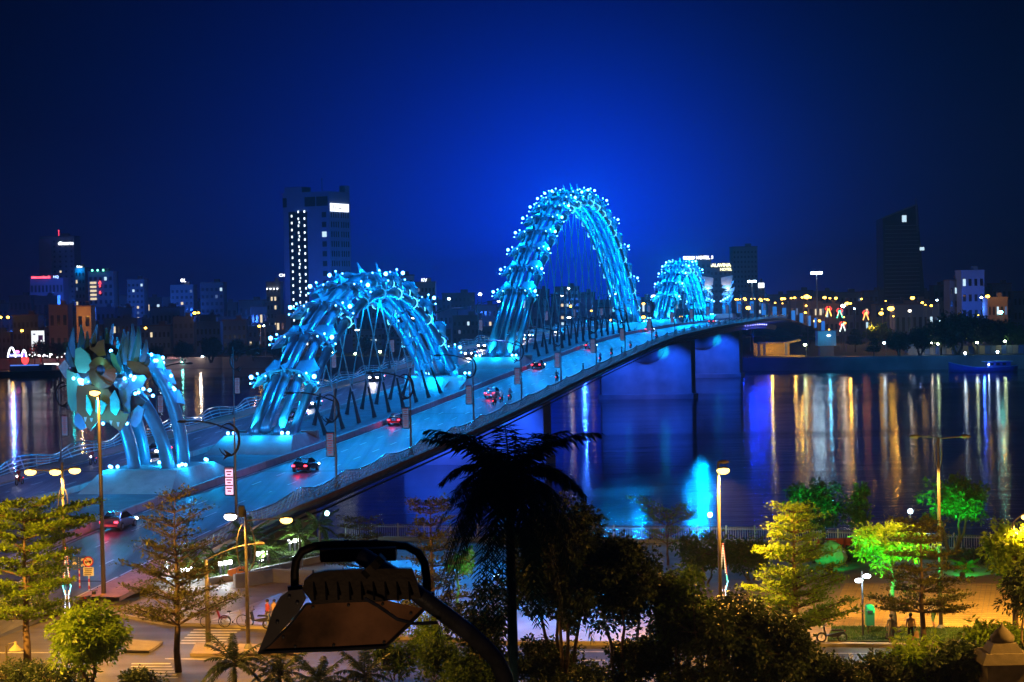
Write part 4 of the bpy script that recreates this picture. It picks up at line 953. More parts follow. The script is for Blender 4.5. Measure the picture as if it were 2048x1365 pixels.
b = MB(); [b.ball((-3 + 1.7 * i, -.6, z), .38, 6, 4) for i in range(4) for z in (h - 3, 2 + 5.5)]; b.build('facade_lamps', M_wb_n, t, kind='stuff'); sign('CN', t, 4.6, h + 3, 2.0, (.9, .95, 1), 4)
building('pale_slab', 'pale slab block behind the far slope of the small arch', 'building', 782, 828, 552, 1100, M_wallw, 14, 0, 9, 5, .06, 11)
t, w, h = building('square_sign_block', 'low block with a bright square roof sign right of the small arch', 'building', 828, 872, 566, 1000, M_wallb, 14, 0, 7, 6, .15, 12); sign('KV', t, 0, h + .6, 2.3, (.85, .95, 1), 4)
building('mid_block', 'dim block seen between the small and tallest arches', 'building', 885, 950, 588, 1150, M_walld, 14, 0, 6, 8, .05, 13)
building('arch_block', 'dim block seen through the tallest arch', 'building', 1110, 1160, 575, 1200, M_walld, 14, 0, 7, 5, .16, 14)
t, w, h = building('gold_hotel', 'dark hotel slab with white and teal roof sign behind the forked tail', 'hotel', 1372, 1424, 520, 980, M_walld, 16, 0, 12, 5, .02, 15)
sign('GOLD HOTEL 3', t, 0, h + .3, 2.15, (.95, .97, 1), 6); sign('MARINE', t, -3.0, h - 1.9, 1.7, (0, .8, .65), 1.6)
t, w, h = building('galavina_hotel', 'dark hotel slab with yellow rimmed roof sign behind the forked tail', 'hotel', 1420, 1466, 535, 1010, M_walld, 16, 0, 11, 5, .0, 16)
sign('GALAVINA', t, -.6, h + .3, 2.35, (1, .95, .45), 5); sign('HOTEL', t, 2.7, h - 1.7, 1.9, (1, .95, .5), 4)
building('concrete_tower', 'unlit concrete tower with window grid right of the hotel signs', 'tower', 1468, 1517, 495, 1250, M_wallb, 18, 0, 16, 7, 0, 17)
t, w, h = building('corner_block', 'thin block with bright stair windows right of the concrete tower', 'building', 1517, 1530, 566, 1150, M_walld, 12, 0, 6, 2, .5, 18); MB().box((0, -.4, h - 1.5), (3.2, .4, 2.6)).build('sign_board', M_wb_n, t)
# dark tower with a slanted crown
a, c = D(1768, 640, 1200), D(1852, 640, 1200); w = c.x - a.x; zl, zr = D(1770, 438, 1200).z - WEST_Z, D(1836, 410, 1200).z - WEST_Z
t = thing('slanted_tower', 'dark unlit glass tower with slanted crown and mast, right', 'tower', (a.x, 1200, WEST_Z))
b = MB(); b.prism([(0, 0, 0), (w * 1.03, 0, 0), (w * .84, 0, zr), (.3, 0, zl)], (0, 22, 0)); b.build('glass_body', mat('night_glass', (.012, .02, .035), .25, var=.1), t)
fl = MB()
for i in range(26):
    z = 4 + i * (zl - 6) / 26; fl.box((w * .45, -.2, z), (w * .86 - .012 * z * w * .1, .5, .45))
fl.build('floor_edges', M_wallb, t, kind='stuff'); MB().tube([(w * .84, 0, zr - 16), (w * .80, 0, zr + 4)], [.9, .3], 6).tube([(0, 0, zl + .3), (w * .83, 0, zr + .3)], .5, 5).build('crown_frame', M_wallb, t)
MB().box((w * .52, -.3, zl - .2), (2.6, .4, 4)).box((w * .93, -.3, zl * .72), (2.6, .4, 1.9)).build('lit_windows', W_LIT[1], t, kind='stuff')
building('white_house', 'white flat roofed house block lit blue, far right', 'house', 1924, 1970, 543, 900, M_blueh2, 12, 0, 4, 4, .12, 20)
building('balcony_house', 'lower house with balconies left of the white house block', 'house', 1900, 1926, 562, 910, M_wallb, 12, 0, 4, 3, .05, 21)
for x, y, z, w in ((-330, 1010, 14, 1), (-250, 1000, 12, 1), (-190, 1110, 16, 1.4), (-130, 1010, 12, 1), (-70, 1110, 16, 1.4), (-20, 1000, 14, 1), (40, 1110, 16, 1), (120, 930, 12, .6), (205, 880, 12, .25), (-270, 1240, 24, 2.5), (-210, 1090, 22, 1.5)): lamp((x, y, z), (.03, .16, 1), 26000 * w, .6)  # blue lamps added between the house rows to lift the dim city
lamp((215, 880, 9), (.1, .3, 1), 1500, .4)  # lamp added to turn the white house block bluish
building('orange_house', 'orange lit terrace house behind trees, far right', 'house', 1976, 2016, 597, 870, M_wallo, 10, 0, 2, 5, .6, 22)
p = D(1996, 596, 866); lamp((p.x, p.y - 6, p.z + 1), ORANGE, 1300, .3)
building('ochre_house', 'ochre lit terraced house with shop poster above the sculpted head', 'house', 153, 182, 614, 905, M_wallo, 10, 0, 2, 2, 0, 23)
p = D(168, 640, 905); lamp((p.x, p.y - 9, p.z + 2), ORANGE, 2600, .3)
building('ledge_house', 'pink lit house with flat canopy left of the ochre terraced house', 'house', 98, 136, 612, 930, mat('pink_wall', (.4, .22, .18), .85, var=.2), 10, 0, 2, 3, 0, 24)
building('long_roof_house', 'long low house with blue tin roof by the right lamp row', 'house', 1790, 1880, 610, 860, M_wallb, 12, 0, 1, 8, .1, 25)
# rows of dim houses, told apart by row, tone, window count and the landmark they stand by
MARKS = [(10, 'the left frame edge'), (75, 'the tall billboard'), (118, 'the pink lit house'), (168, 'the ochre house'), (205, 'the green lit hotel'), (272, 'the grey tower'), (365, 'the stepped block'), (425, 'the plain dark block'), (548, 'the small lit hotel'), (632, 'the hotel tower'), (740, 'the small arch crown'), (805, 'the pale slab block'), (850, 'the square sign block'), (920, 'the dim mid block'), (1010, 'the tallest arch near leg'), (1135, 'the tallest arch hangers'), (1270, 'the tallest arch far leg'), (1350, 'the far arch'), (1440, 'the forked tail'), (1520, 'the concrete tower'), (1640, 'the tall high mast'), (1760, 'the red light figures'), (1820, 'the slanted tower'), (1945, 'the white house block'), (2040, 'the right frame edge')]
def house_label(u, row, wall, cols, rows):
    mu, mn = min(MARKS, key=lambda m: abs(m[0] - u)); tone = {'dim_render': 'grey', 'dark_cladding': 'black', 'blue_render': 'bluish', 'ochre_render': 'brownish'}[wall.name]
    return '%s %s row house, %d windows wide, %s %s' % (tone, ('back', 'middle', 'front')[row], cols, 'just left of' if u < mu - 6 else 'just right of' if u > mu + 6 else 'in line with', mn)
r = random.Random(11)
for row, (Y, v0, v1) in enumerate(((1220, 592, 618), (1060, 610, 642), (955, 630, 668))):
    u = -60 + row * 13
    while u < (1010 if row else 2080):
        wd = r.uniform(28, 74) * (1.0 if row else .8); vt = r.uniform(v0, v1) - .021 * (u - 500) * (u > 1000)
        if not (560 < u < 690 and row == 0):
            wm = r.choice((M_wallb, M_wallb, M_walld, M_walld, M_blueh)); nc, nr = max(2, int(wd / 9)), r.randint(2, 3)
            building('dim_house', house_label(u + wd / 2, row, wm, nc, nr), 'house', u, u + wd * .92, vt, Y + r.uniform(-15, 15), wm, r.uniform(9, 13), r.uniform(-.12, .12), nr, nc, .05, r.randrange(999), group='dim houses in the far city')
        u += wd
u = 1540
while u < 1910:
    wd = r.uniform(28, 60)
    wm = r.choice((M_wallb, M_wallo, M_walld)); nc = max(2, int(wd / 9)); building('dim_house', house_label(u + wd / 2, 1, wm, nc, 2), 'house', u, u + wd * .92, r.uniform(597, 612), 1040 + r.uniform(-15, 15), wm, 11, r.uniform(-.1, .1), 2, nc, .1, r.randrange(999), group='dim houses behind the right bank lamps'); u += wd
# ------------------------------------------------------------ lamps of the far bank
OL = glow('sodium_globe', (1, .50, .045), 16, 'AUTO'); WL = glow('mercury_globe', (.6, .85, 1), 38, 'AUTO'); GL = glow('greenish_globe', (.75, 1, .55), 40, 'AUTO'); TL = glow('teal_globe', (.2, 1, .85), 50, 'AUTO'); YL = glow('warm_white_globe', (1, .9, .7), 40, 'AUTO')
LAMP_ME = {}
def far_lamp(u, v, Y, kind='o', size=.5, label=None, group=None, zb=None):
    p = D(u, v, Y); zb = WEST_Z if zb is None else zb; h = p.z - zb
    what = {'o': 'orange', 'w': 'white', 'g': 'greenish', 't': 'teal', 'y': 'warm white'}[kind]
    t = thing('far_street_lamp', label or 'small %s street lamp in the crowd of lights on the far bank' % what, 'street lamp', (p.x, Y, zb), 0, group or '%s street lamps on the far bank' % what)
    MB().tube([(.5, 0, 0), (.5, 0, h * .97), (0, 0, h + .3)], [.16, .1, .07], 5).build('pole', M_pole, t)
    hd = MB().box((0, 0, h + .32 + size * .4), (size * 1.6, size * 1.1, .2), taper=.6).build('lamp_head', M_dark, t)
    MB().ball((0, 0, h), size, 8, 5, (1.15, 1.15, .8)).build('globe', {'o': OL, 'w': WL, 'g': GL, 't': TL, 'y': YL}[kind], hd)
    return t
def z3(x, y): return 1440 + x / 4.266, 380 + y / 4.266
for x, y, s in ((135, 935, .5), (155, 937, .4), (180, 935, .4), (210, 930, .7), (218, 938, .5), (268, 932, .4), (293, 930, .4), (345, 935, .7), (352, 945, .6), (380, 935, .4), (402, 937, .6), (412, 940, .4), (530, 930, .8), (550, 930, .6), (607, 925, .5), (637, 922, .6), (668, 922, .45), (702, 918, .6), (772, 918, .5), (892, 920, .8), (938, 925, .5), (988, 925, .7), (470, 965, .4), (475, 990, .4), (1180, 970, .5), (1207, 932, .5), (810, 1120, .7), (850, 1120, .6)):
    u, v = z3(x, y); far_lamp(u, v, 1010 + (x * 7) % 60, 'o', s)
far_lamp(*z3(740, 913), 900, 'o', 1.2, 'brightest orange street lamp in the row left of the white mast'); far_lamp(*z3(243, 1008), 800, 'o', .9, 'bright orange street lamp low among the blue banners')
far_lamp(*z3(1083, 970), 860, 'o', .8, 'orange street lamp beside a white one right of the tall mast'); far_lamp(*z3(1050, 990), 850, 'y', .8, 'warm white street lamp beside the orange one right of the tall mast')
def z4(x, y): return 1740 + x / 3.59, 380 + y / 3.59
far_lamp(*z4(305, 777), 900, 'o', .9, 'orange street lamp above the long tin roof'); far_lamp(*z4(150, 853), 760, 'o', 1.1, 'bright orange street lamp on a tall pole above the right bank road')
far_lamp(*z4(80, 888), 790, 'o', .8, 'orange street lamp glowing in the trees left of the tall right pole'); far_lamp(*z4(285, 870), 800, 'y', .45, 'small white lamp under the long tin roof')
far_lamp(*z4(845, 765), 850, 'o', .8, 'orange lamp by the orange terrace house'); far_lamp(*z4(800, 773), 850, 'w', .5, 'white lamp left of the orange terrace house')
far_lamp(*z4(937, 880), 760, 't', .8, 'teal floodlight above the far right trees'); 
for x, y, k, w in ((487, 1107, 'g', 'green tinted park lamp left of the blue boat'), (768, 1097, 'g', 'green tinted park lamp behind the blue boat'), (970, 1087, 'g', 'green tinted park lamp at the far right bank'), (447, 1098, 'y', 'white park lamp beside the green tinted one left of the boat'), (102, 1100, 'w', 'white park lamp by the right bank road')): far_lamp(*z4(x, y), 705, k, .42, w)
def z6(x, y): return 220 + x / 6.02, 600 + y / 6.02
for x, y, Y, k, s, w in ((428, 340, 880, 'o', .55, 'orange street lamp on the left bank right of the sculpted head'), (1020, 160, 940, 'o', .75, 'larger of the paired orange lamps on a facade left of the small arch'), (1065, 157, 941, 'o', .5, 'smaller of the paired orange lamps on a facade left of the small arch'), (1797, 318, 880, 'o', .6, 'orange street lamp above the pink lit tree on the left bank'), (1852, 314, 880, 'w', .4, 'white lamp beside the orange one above the pink lit tree'),
                         (715, 718, 866, 'y', .8, 'left one of two warm kiosk lamps on the left promenade'), (1025, 715, 864, 'y', .8, 'right one of two warm kiosk lamps on the left promenade'), (1113, 684, 868, 'w', .5, 'white lamp above the right kiosk on the left promenade'), (875, 752, 862, 't', .5, 'teal light low on the left promenade'), (600, 748, 862, 'w', .45, 'white light beside the pink stalls on the left promenade')): far_lamp(*z6(x, y), Y, k, s, w)
for u, v, w in ((1, 635, 'orange lamp cut by the left frame edge'), (16, 635, 'orange lamp second from the left frame edge'), (44, 662, 'orange street lamp above the yellow tree, far left')): far_lamp(u, v, 940, 'o', .7, w)
for u, v, Y, k, s, w in ((1052, 644, 880, 'o', .8, 'orange street lamp just right of the tallest arch near leg'), (1142, 613, 950, 'o', .7, 'orange street lamp pair in the middle of the tallest arch'), (1183, 622, 960, 'o', .45, 'small orange lamp in the right half of the tallest arch'), (1222, 641, 900, 'o', .5, 'orange lamp by the tallest arch far leg'), (1287, 608, 900, 'o', .6, 'upper orange lamp between the tallest and far arches'), (1287, 635, 880, 'o', .8, 'lower orange lamp between the tallest and far arches'), (1362, 634, 880, 'o', .5, 'orange lamp under the far arch'),
                         (664, 706, 865, 'g', .55, 'first of three greenish quay lamps under the small arch'), (711, 708, 865, 'g', .55, 'second of three greenish quay lamps under the small arch'), (760, 704, 862, 'g', .55, 'third of three greenish quay lamps under the small arch'), (1137, 577, 1100, 'w', .6, 'white window lamp high inside the tallest arch'), (960, 589, 900, 'w', .7, 'white street lamp left of the tallest arch'), (898, 598, 930, 'w', .6, 'white street lamp between small and tallest arches')): far_lamp(u, v, Y, k, s, w)
far_lamp(1610, 690, 712, 'g', .5, 'greenish globe lamp beside the yellow lit underpass')
for u, v, vb, Y, s, w in ((1633, 545, 640, 860, 1, 'tallest high mast with a bright blue white floodlight crown'), (1504, 562, 600, 900, .8, 'second high mast with white floodlight crown by the concrete tower')):
    p = D(u, v, Y); h = p.z - WEST_Z; t = thing('high_mast_light', w, 'mast light', (p.x, Y, WEST_Z))
    MB().tube([(0, 0, 0), (0, 0, h)], [.45, .2], 8).build('mast', M_pole, t); MB().lathe((0, 0, h + .1), [(1.9 * s, -.1), (2.1 * s, .2)], 10).build('crown_ring', M_dark, t)
    for k in range(8): MB().ball((2.0 * s * math.cos(k * .785), 2.0 * s * math.sin(k * .785), h - .3), .55 * s, 7, 5).build('floodlight', WL, t)
for i in range(34):                                # the denser band of small lamps along the right bank
    u = 1560 + 480 * r.random(); v = r.uniform(600, 665) + (u > 1880) * 25; far_lamp(u, v, r.uniform(740, 1000), r.choice('ooooywo'), r.uniform(.22, .5), 'tiny lamp scattered among the right bank trees and houses', 'tiny lamps scattered over the right bank')
# decorative light figures on the right
for i, (x, y) in enumerate(((925, 1035), (1020, 1050), (1045, 1165), (1243, 1068))):
    u, v = z3(x, y); Y = 780; p = D(u, v, Y); t = thing('light_figure', 'red and %s light figure on a pole, %s of the four on the right bank' % (('yellow', 'green', 'white', 'gold')[i], ('first', 'second', 'lowest', 'rightmost')[i]), 'light decoration', (p.x, Y, WEST_Z), group='light figures on the right bank'); h = p.z - WEST_Z
    MB().tube([(0, 0, 0), (0, 0, h + 2)], .1, 5).build('pole', M_pole, t)
    a = MB(); [a.tube([(sg * .3, -.2, h + 1.8), (sg * 1.2, -.2, h + .9), (sg * .5, -.2, h), (sg * .9, -.2, h - 1)], .18, 5) for sg in (1, -1)]; a.build('red_tube', glow('red_neon', (1, .06, .04), 4), t)
    c2 = MB(); [c2.tube([(sg * .2, -.25, h + 1), (sg * .4, -.25, h), (sg * 1.1, -.25, h - 2)], .16, 5) for sg in (1, -1)]; c2.build('pale_tube', glow('neon_%d' % i, ((1, .7, .1), (.1, 1, .5), (.8, 1, .95), (1, .5, .1))[i], 4), t)
# stuff of the left bank: billboard, neon arch, heart, canopy, barge
def q1(x, y): return x / 9.75, 640 + y / 9.75
Y = 885; a, c = D(*q1(610, 215), Y), D(*q1(872, 700), Y); w, h = c.x - a.x, a.z - c.z
t = thing('billboard', 'tall white lit billboard with blue figure print on the far left bank', 'billboard', ((a.x + c.x) / 2, Y, WEST_Z)); zc = (a.z + c.z) / 2 - WEST_Z
pn = MB().box((0, 0, zc), (w, .4, h)).build('panel', glow('billboard_light', (.9, .95, 1), 1.3, 'AUTO'), t)
MB().box((-w * .27, -.25, zc + h * .36), (w * .18, .06, h * .05)).box((w * .22, -.25, zc + h * .22), (w * .36, .06, h * .2), .0).box((w * .1, -.25, zc + h * .05), (w * .2, .06, h * .16)).build('print', mat('blue_print', (.04, .12, .4), .6, var=.4, scale=.5), pn)
MB().box((-w * .3, .3, zc / 2 - h * .2), (.4, .4, zc)).box((w * .3, .3, zc / 2 - h * .2), (.4, .4, zc)).build('posts', M_dark, t)
a, c = D(*q1(150, 545), 872), D(*q1(515, 725), 872); w = c.x - a.x; zb = c.z - WEST_Z; h = a.z - c.z
t = thing('neon_gate', 'white neon gate sign with two arches and blue band, far left bank', 'sign', ((a.x + c.x) / 2, 872, WEST_Z))
MB().tube([(-w / 2 + w * .42 * f, 0, zb + h * math.sin(math.pi * f) ** .7) for f in np.linspace(0, 1, 12)], .35, 6).tube([(w * .25 + w * .25 * f, 0, zb + h * .75 * math.sin(math.pi * f) ** .7) for f in np.linspace(0, 1, 10)], .28, 6).build('neon_arch', M_wb_n, t)
MB().box((0, 0, zb + .8), (w * .95, .3, 1.4)).build('band', glow('blue_neon', (.1, .15, 1), 1.6), t); sign('FASHION', t, -.5, zb + .35, 1.2, (.8, .85, 1), 3); MB().ball((0, -.2, zb + 2.3), .9, 8, 5, (1.3, .3, .8)).build('pink_flower', glow('pink_neon', (1, .2, .6), 4), t)
MB().box((-w * .4, .3, zb / 2), (.3, .3, zb)).box((w * .4, .3, zb / 2), (.3, .3, zb)).build('posts', M_dark, t)
p = D(*q1(490, 815), 868); t = thing('heart_light', 'red heart of dotted lights on the far left bank', 'light decoration', (p.x, 868, WEST_Z)); z = p.z - WEST_Z
b = MB()
for i in range(-7, 8):
    for j in range(-7, 8):
        x, y = i / 6, j / 6
        if (x * x + y * y - .62) ** 3 - x * x * y ** 3 < 0: b.ball((x * 1.75, 0, z + y * 2.0), .13, 4, 3)
b.build('bulbs', glow('red_bulb', (1, .03, .03), 9, 'AUTO'), t, kind='stuff'); MB().bar((-.8, .2, 0), (-.8, .2, z), .1).bar((.8, .2, 0), (.8, .2, z), .1).bar((-1.4, .2, z), (1.4, .2, z), .1).build('frame', M_dark, t)
lamp((p.x, 866, p.z), (1, .02, .04), 12000, 1.2)
a, c = D(*q1(870, 870), 866), D(*q1(1150, 870), 866)
t = thing('lit_canopy', 'riverside stall with a bright white strip canopy, far left bank', 'stall', ((a.x + c.x) / 2, 866, WEST_Z)); w = c.x - a.x; h = a.z - WEST_Z
MB().box((0, 1.5, h + .5), (w + 1, 4, .4)).build('roof', M_roof, t); MB().box((0, -.6, h), (w, .3, .7)).build('light_strip', glow('strip_light', (.85, .95, 1), 5, 'AUTO'), t)
[MB().box((x, y, h / 2), (.2, .2, h)).build('post', M_dark, t) for x in (-w * .45, w * .45) for y in (-.3, 3)]
a, c = D(-40, 752, 800), D(128, 752, 800)
t = thing('moored_barge', 'dark moored stage barge with blue edge at the far left', 'barge', ((a.x + c.x) / 2, 800, WATER_Z)); w = c.x - a.x
MB().box((0, 4, .9), (w, 16, 2.6)).build('hull', M_dark, t); MB().box((4, 2, 3.4), (w * .5, 8, 2.2)).build('cabin', M_walld, t); MB().box((2, -3.6, 4.6), (w * .34, .2, .5)).build('blue_edge', glow('blue_edge_light', (.1, .25, 1), 1.0), t)
dt = MB()
for i in range(34): dt.ball((r.uniform(-w / 2, w / 2) + r.choice((0, 0, 6)), 62 + r.uniform(-2, 3), 5.5 + r.uniform(0, 2.0)), r.uniform(.15, .4), 5, 4)
dt.build('string_lights', M_wb_n, t, kind='stuff')
# left promenade stalls
for i, (x0, x1, y0, y1, c, w_) in enumerate(((490, 660, 700, 775, (.5, .35, .4), 'pink lit stall roof right of the sculpted head'), (690, 840, 680, 770, (.35, .25, .25), 'kiosk with slatted front under the left warm lamp'), (880, 980, 695, 770, (.4, .35, .4), 'peaked tent roof beside the teal light'), (1130, 1200, 712, 772, (.5, .3, .4), 'pink sign stall right of the warm lamps'))):
    a, c_ = D(*z6(x0, y0), 862), D(*z6(x1, y1), 862); w = c_.x - a.x; h = a.z - WEST_Z
    t = thing('promenade_stall', w_, 'stall', ((a.x + c_.x) / 2, 862, WEST_Z), group='stalls on the left promenade')
    MB().box((0, 2, h * .4), (w, 4, h * .8)).build('wall', mat('stall_wall_%d' % i, c, .8, var=.2), t); MB().box((0, 2, h * .9), (w + 1, 5, h * .2), taper=.4).build('roof', M_roof, t)
# underpass and booth on the right bank
Y = 720; a, c = D(1516, 715, Y), D(1606, 690, Y)
t = thing('underpass_portico', 'yellow lit pavilion under the end of the bridge', 'pavilion', (a.x, Y, WEST_Z)); w = c.x - a.x
M_yel = mat('yellow_wall', (.62, .40, .08), .8, var=.1, scale=.3)
MB().box((w * .35, 6, 2.6), (w * .8, .5, 5.2)).build('back_wall', M_yel, t); MB().box((w * .5, 2.5, .3), (w * 1.05, 8, .6)).build('floor_slab', M_yel, t); MB().box((w * .28, 2.5, 5.2), (w * .52, 7, .6)).box((w * .76, 1, 5.6), (w * .34, 7, .7), rz=-.0, tilt=('Y', -.18)).build('roof', M_yel, t)
for x in (.02, .14, .62): MB().box((w * x, -.6, 2.6), (.9, .9, 5.0)).build('column', M_yel if x != .62 else M_conc_d, t)
MB().box((w * .29, 5.5, 2.4), (3.4, .3, 2.6)).build('shutter', mat('shutter', (.7, .45, .1), .6, var=.3, scale=2), t)
lamp((a.x + w * .3, Y - 1, WEST_Z + 3.9), (1, .65, .1), 900, .3); lamp((a.x + w * .8, Y - 3, WEST_Z + 3.4), (1, .62, .1), 600, .3)
a, c = D(1636, 692, 720), D(1672, 660, 720)
t = thing('blue_booth', 'square blue lit glass booth on the right bank', 'booth', ((a.x + c.x) / 2, 720, WEST_Z)); zb = a.z - WEST_Z; w = c.x - a.x
MB().box((0, 3, zb + 2.6), (w, 6, 5.4)).build('glass_box', mat('teal_cladding', (.08, .3, .45), .4, var=.15), t); MB().box((0, 3, zb / 2), (w * .75, 4.5, zb)).build('base', M_walld, t); MB().ball((.6, -.3, zb + 3.6), .5, 8, 5, (1.4, .5, .6)).build('bulkhead_lamp', M_wb_n, t)
lamp((a.x + 3, 712, WEST_Z + zb + 3.5), (.05, .6, 1), 900, .3)
# boat
p = G(1968, 744, WATER_Z); t = thing('fishing_boat', 'blue wooden fishing boat moored by the right bank with two mast lights', 'boat', p, -.03)
L_ = 21.0; rows = []
for f in np.linspace(-1, 1, 13):
    hw = 2.6 * (1 - max(0, -f) ** 3 * .98) * (1 - .25 * max(0, f) ** 2); sh = 1.5 + 1.9 * max(0, -f) ** 2 + .5 * max(0, f) ** 2; x = f * L_ / 2 - (1.0 * max(0, -f) ** 3)
    rows.append([(x, -hw, sh), (x + .1, -hw * .92, sh * .55), (x + .4 * (f < -.5), -hw * .55, -.4), (x, hw * .55, -.4), (x, hw * .92, sh * .55), (x, hw, sh)])
M_boat = mat('blue_hull_paint', (.03, .08, .45), .5, var=.2, scale=.6)
b = MB(); b.sheet(rows); b.f.append(tuple(range(72, 78))); b.build('hull', M_boat, t, True)
MB().sheet([[(q[0][0], q[0][1] * .98, q[0][2] - .3), (q[5][0], q[5][1] * .98, q[5][2] - .3)] for q in rows]).build('deck', M_wallb, t)
MB().tube([Vector(q[0]) for q in rows], .12, 5).build('gunwale', mat('pale_gunwale', (.25, .45, .7), .5), t); MB().tube([Vector(q[5]) for q in rows], .12, 5).build('gunwale', M_wallb, t)
MB().box((4.6, 0, 2.3), (7.5, 3.6, 1.9)).build('cabin', M_boat, t); MB().box((4.4, 0, 3.35), (9.5, 4.2, .2)).build('cabin_roof', mat('cyan_roof', (.1, .35, .6), .6), t)
[MB().box((x, -1.85, 2.5), (1.1, .08, .8)).build('cabin_window', M_win, t) for x in (2.2, 4.2, 6.2)]
for x, h in ((-6.0, 6.2), (4.5, 6.4)): MB().tube([(x, 0, 1.2), (x, 0, h)], .08, 5).build('mast', M_pole, t); MB().ball((x, 0, h), .42, 8, 5).build('mast_light', WL, t)
MB().ball((1.1, -2.4, 2.4), .25, 6, 4).build('deck_light', WL, t); lamp((p.x - 2, p.y - 9, WATER_Z + 3.5), (.03, .12, 1), 1500, .3)
# riverside hoarding on the right bank
a, c = G(1830, 712, WEST_Z), G(2100, 709, WEST_Z)
t = thing('site_hoarding', 'long corrugated hoarding behind the blue boat', 'fence', (a.x, a.y + 12, WEST_Z), math.atan2(c.y - a.y, c.x - a.x))
n = 24; ln = (Vector(c) - Vector(a)).length; hm = [MB().box((0, 0, 1.5), (ln / n - .12, .12 + .1 * k, 3.0)).mesh('hoarding_panel', (M_wallb, M_wallo, mat('blue_sheet', (.06, .12, .3), .7))[k]) for k in range(3)]
for i in range(n): put('hoarding_panel', hm[(i * 7) % 3 if i > 2 else 1], t, Matrix.Translation((ln * (i + .5) / n, 0, 0)))
# trees of the far bank
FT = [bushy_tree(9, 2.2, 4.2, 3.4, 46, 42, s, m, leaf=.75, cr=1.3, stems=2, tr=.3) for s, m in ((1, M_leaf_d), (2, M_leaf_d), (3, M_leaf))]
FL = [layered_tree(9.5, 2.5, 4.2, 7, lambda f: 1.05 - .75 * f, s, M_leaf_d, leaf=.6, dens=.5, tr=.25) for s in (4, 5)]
ft = [(14, 712, 7, 2, 'yellow lamp lit tree above the neon gate'), (78, 724, 9, 0, 'dark tree in front of the tall billboard'), (112, 724, 8, 1, 'dark tree right of the tall billboard'), (140, 722, 9, 0, 'teal tinted tree beside the sculpted head mane'), (310, 726, 7, 1, 'dark tree right of the sculpted head'), (365, 728, 9, 0, 'dark tree behind the left warm kiosk'), (420, 726, 10, 1, 'wide dark tree in the middle of the left bank'), (470, 724, 9, 0, 'dark tree left of the pink lit tree'), (505, 722, 8, 2, 'pink lit tree under the orange lamp left of the small arch'), (550, 722, 8, 1, 'dark tree behind the small arch near leg'),
      (655, 712, 8, 0, 'dark tree by the first greenish quay lamp'), (730, 712, 8, 1, 'dark tree between greenish quay lamps'), (880, 690, 8, 0, 'dark tree right of the small arch far leg'), (1090, 668, 9, 1, 'dark tree behind the tallest arch hangers'), (1625, 695, 8, 3, 'layered dark tree left of the blue booth'), (1718, 706, 8, 3, 'round dark tree right of the blue booth'), (1765, 700, 11, 2, 'olive lamp lit tree under the orange glow'), (1756, 716, 6, 4, 'small quay tree left of the road curve'), (1808, 716, 9, 0, 'dark round quay tree by the red tail lights'), (1850, 714, 10, 1, 'tall quay tree by the blue white stall lights'), (1890, 712, 13, 0, 'big dark tree left of the boat bow'), (1925, 712, 15, 1, 'tall dark tree behind the boat'), (1965, 710, 14, 0, 'dense dark tree behind the boat cabin'), (2005, 708, 12, 1, 'dark tree under the teal floodlight'), (2045, 708, 11, 2, 'brownish tree at the right frame edge'), (1500, 668, 7, 0, 'low dark tree beyond the bridge end')]
for i, (u, v, h, k, w) in enumerate(ft):
    p = G(u, v, WEST_Z); p.y += 3 if u < 1600 else 8; plant('far_tree', w, 'tree', (FT + FL)[k], p, i * 1.3, scale=h / 9)
for u, v, Y, c, w in ((22, 668, 884, ORANGE, 1500), (1745, 655, 790, ORANGE, 3500), (1790, 640, 770, ORANGE, 3000), (508, 668, 872, (1, .45, .3), 1500), (145, 700, 866, (0, .6, .6), 1200), (1840, 690, 706, (.3, .5, 1), 1500), (1700, 700, 712, ORANGE, 1200), (1600, 620, 900, ORANGE, 3000), (1520, 640, 880, ORANGE, 2500), (1700, 640, 880, ORANGE, 3000), (340, 705, 858, (1, .6, .6), 1800), (400, 705, 858, (1, .75, .6), 1500)):
    q = D(u, v, Y); lamp(q, c, w, .4)
# stall lights at the right bank road
t = thing('light_stall', 'cluster of blue white lights on a night stall by the right bank road', 'stall', G(1842, 707, WEST_Z) + Vector((0, 6, 0)))
b = MB(); [b.ball((r.uniform(-4, 4), r.uniform(0, 2), r.uniform(1.5, 6.5)), r.uniform(.15, .4), 5, 4) for i in range(16)]; b.build('bulbs', glow('stall_bulb', (.45, .65, 1), 10, 'AUTO'), t, kind='stuff'); MB().box((0, 3, 2), (8, 3, 4)).build('wall', M_wallb, t)
for i, (s, o) in enumerate(((432, -3.5), (445, -7), (452, -3.2), (468, -6.4), (480, -3.6), (500, -7))):
    car('%s of six cars with headlights coming down beyond the forked tail' % ('first', 'second', 'third', 'fourth', 'fifth', 'sixth')[i], s, o, False, ('white', 'silver', 'black')[i % 3], 'cars beyond the forked tail')
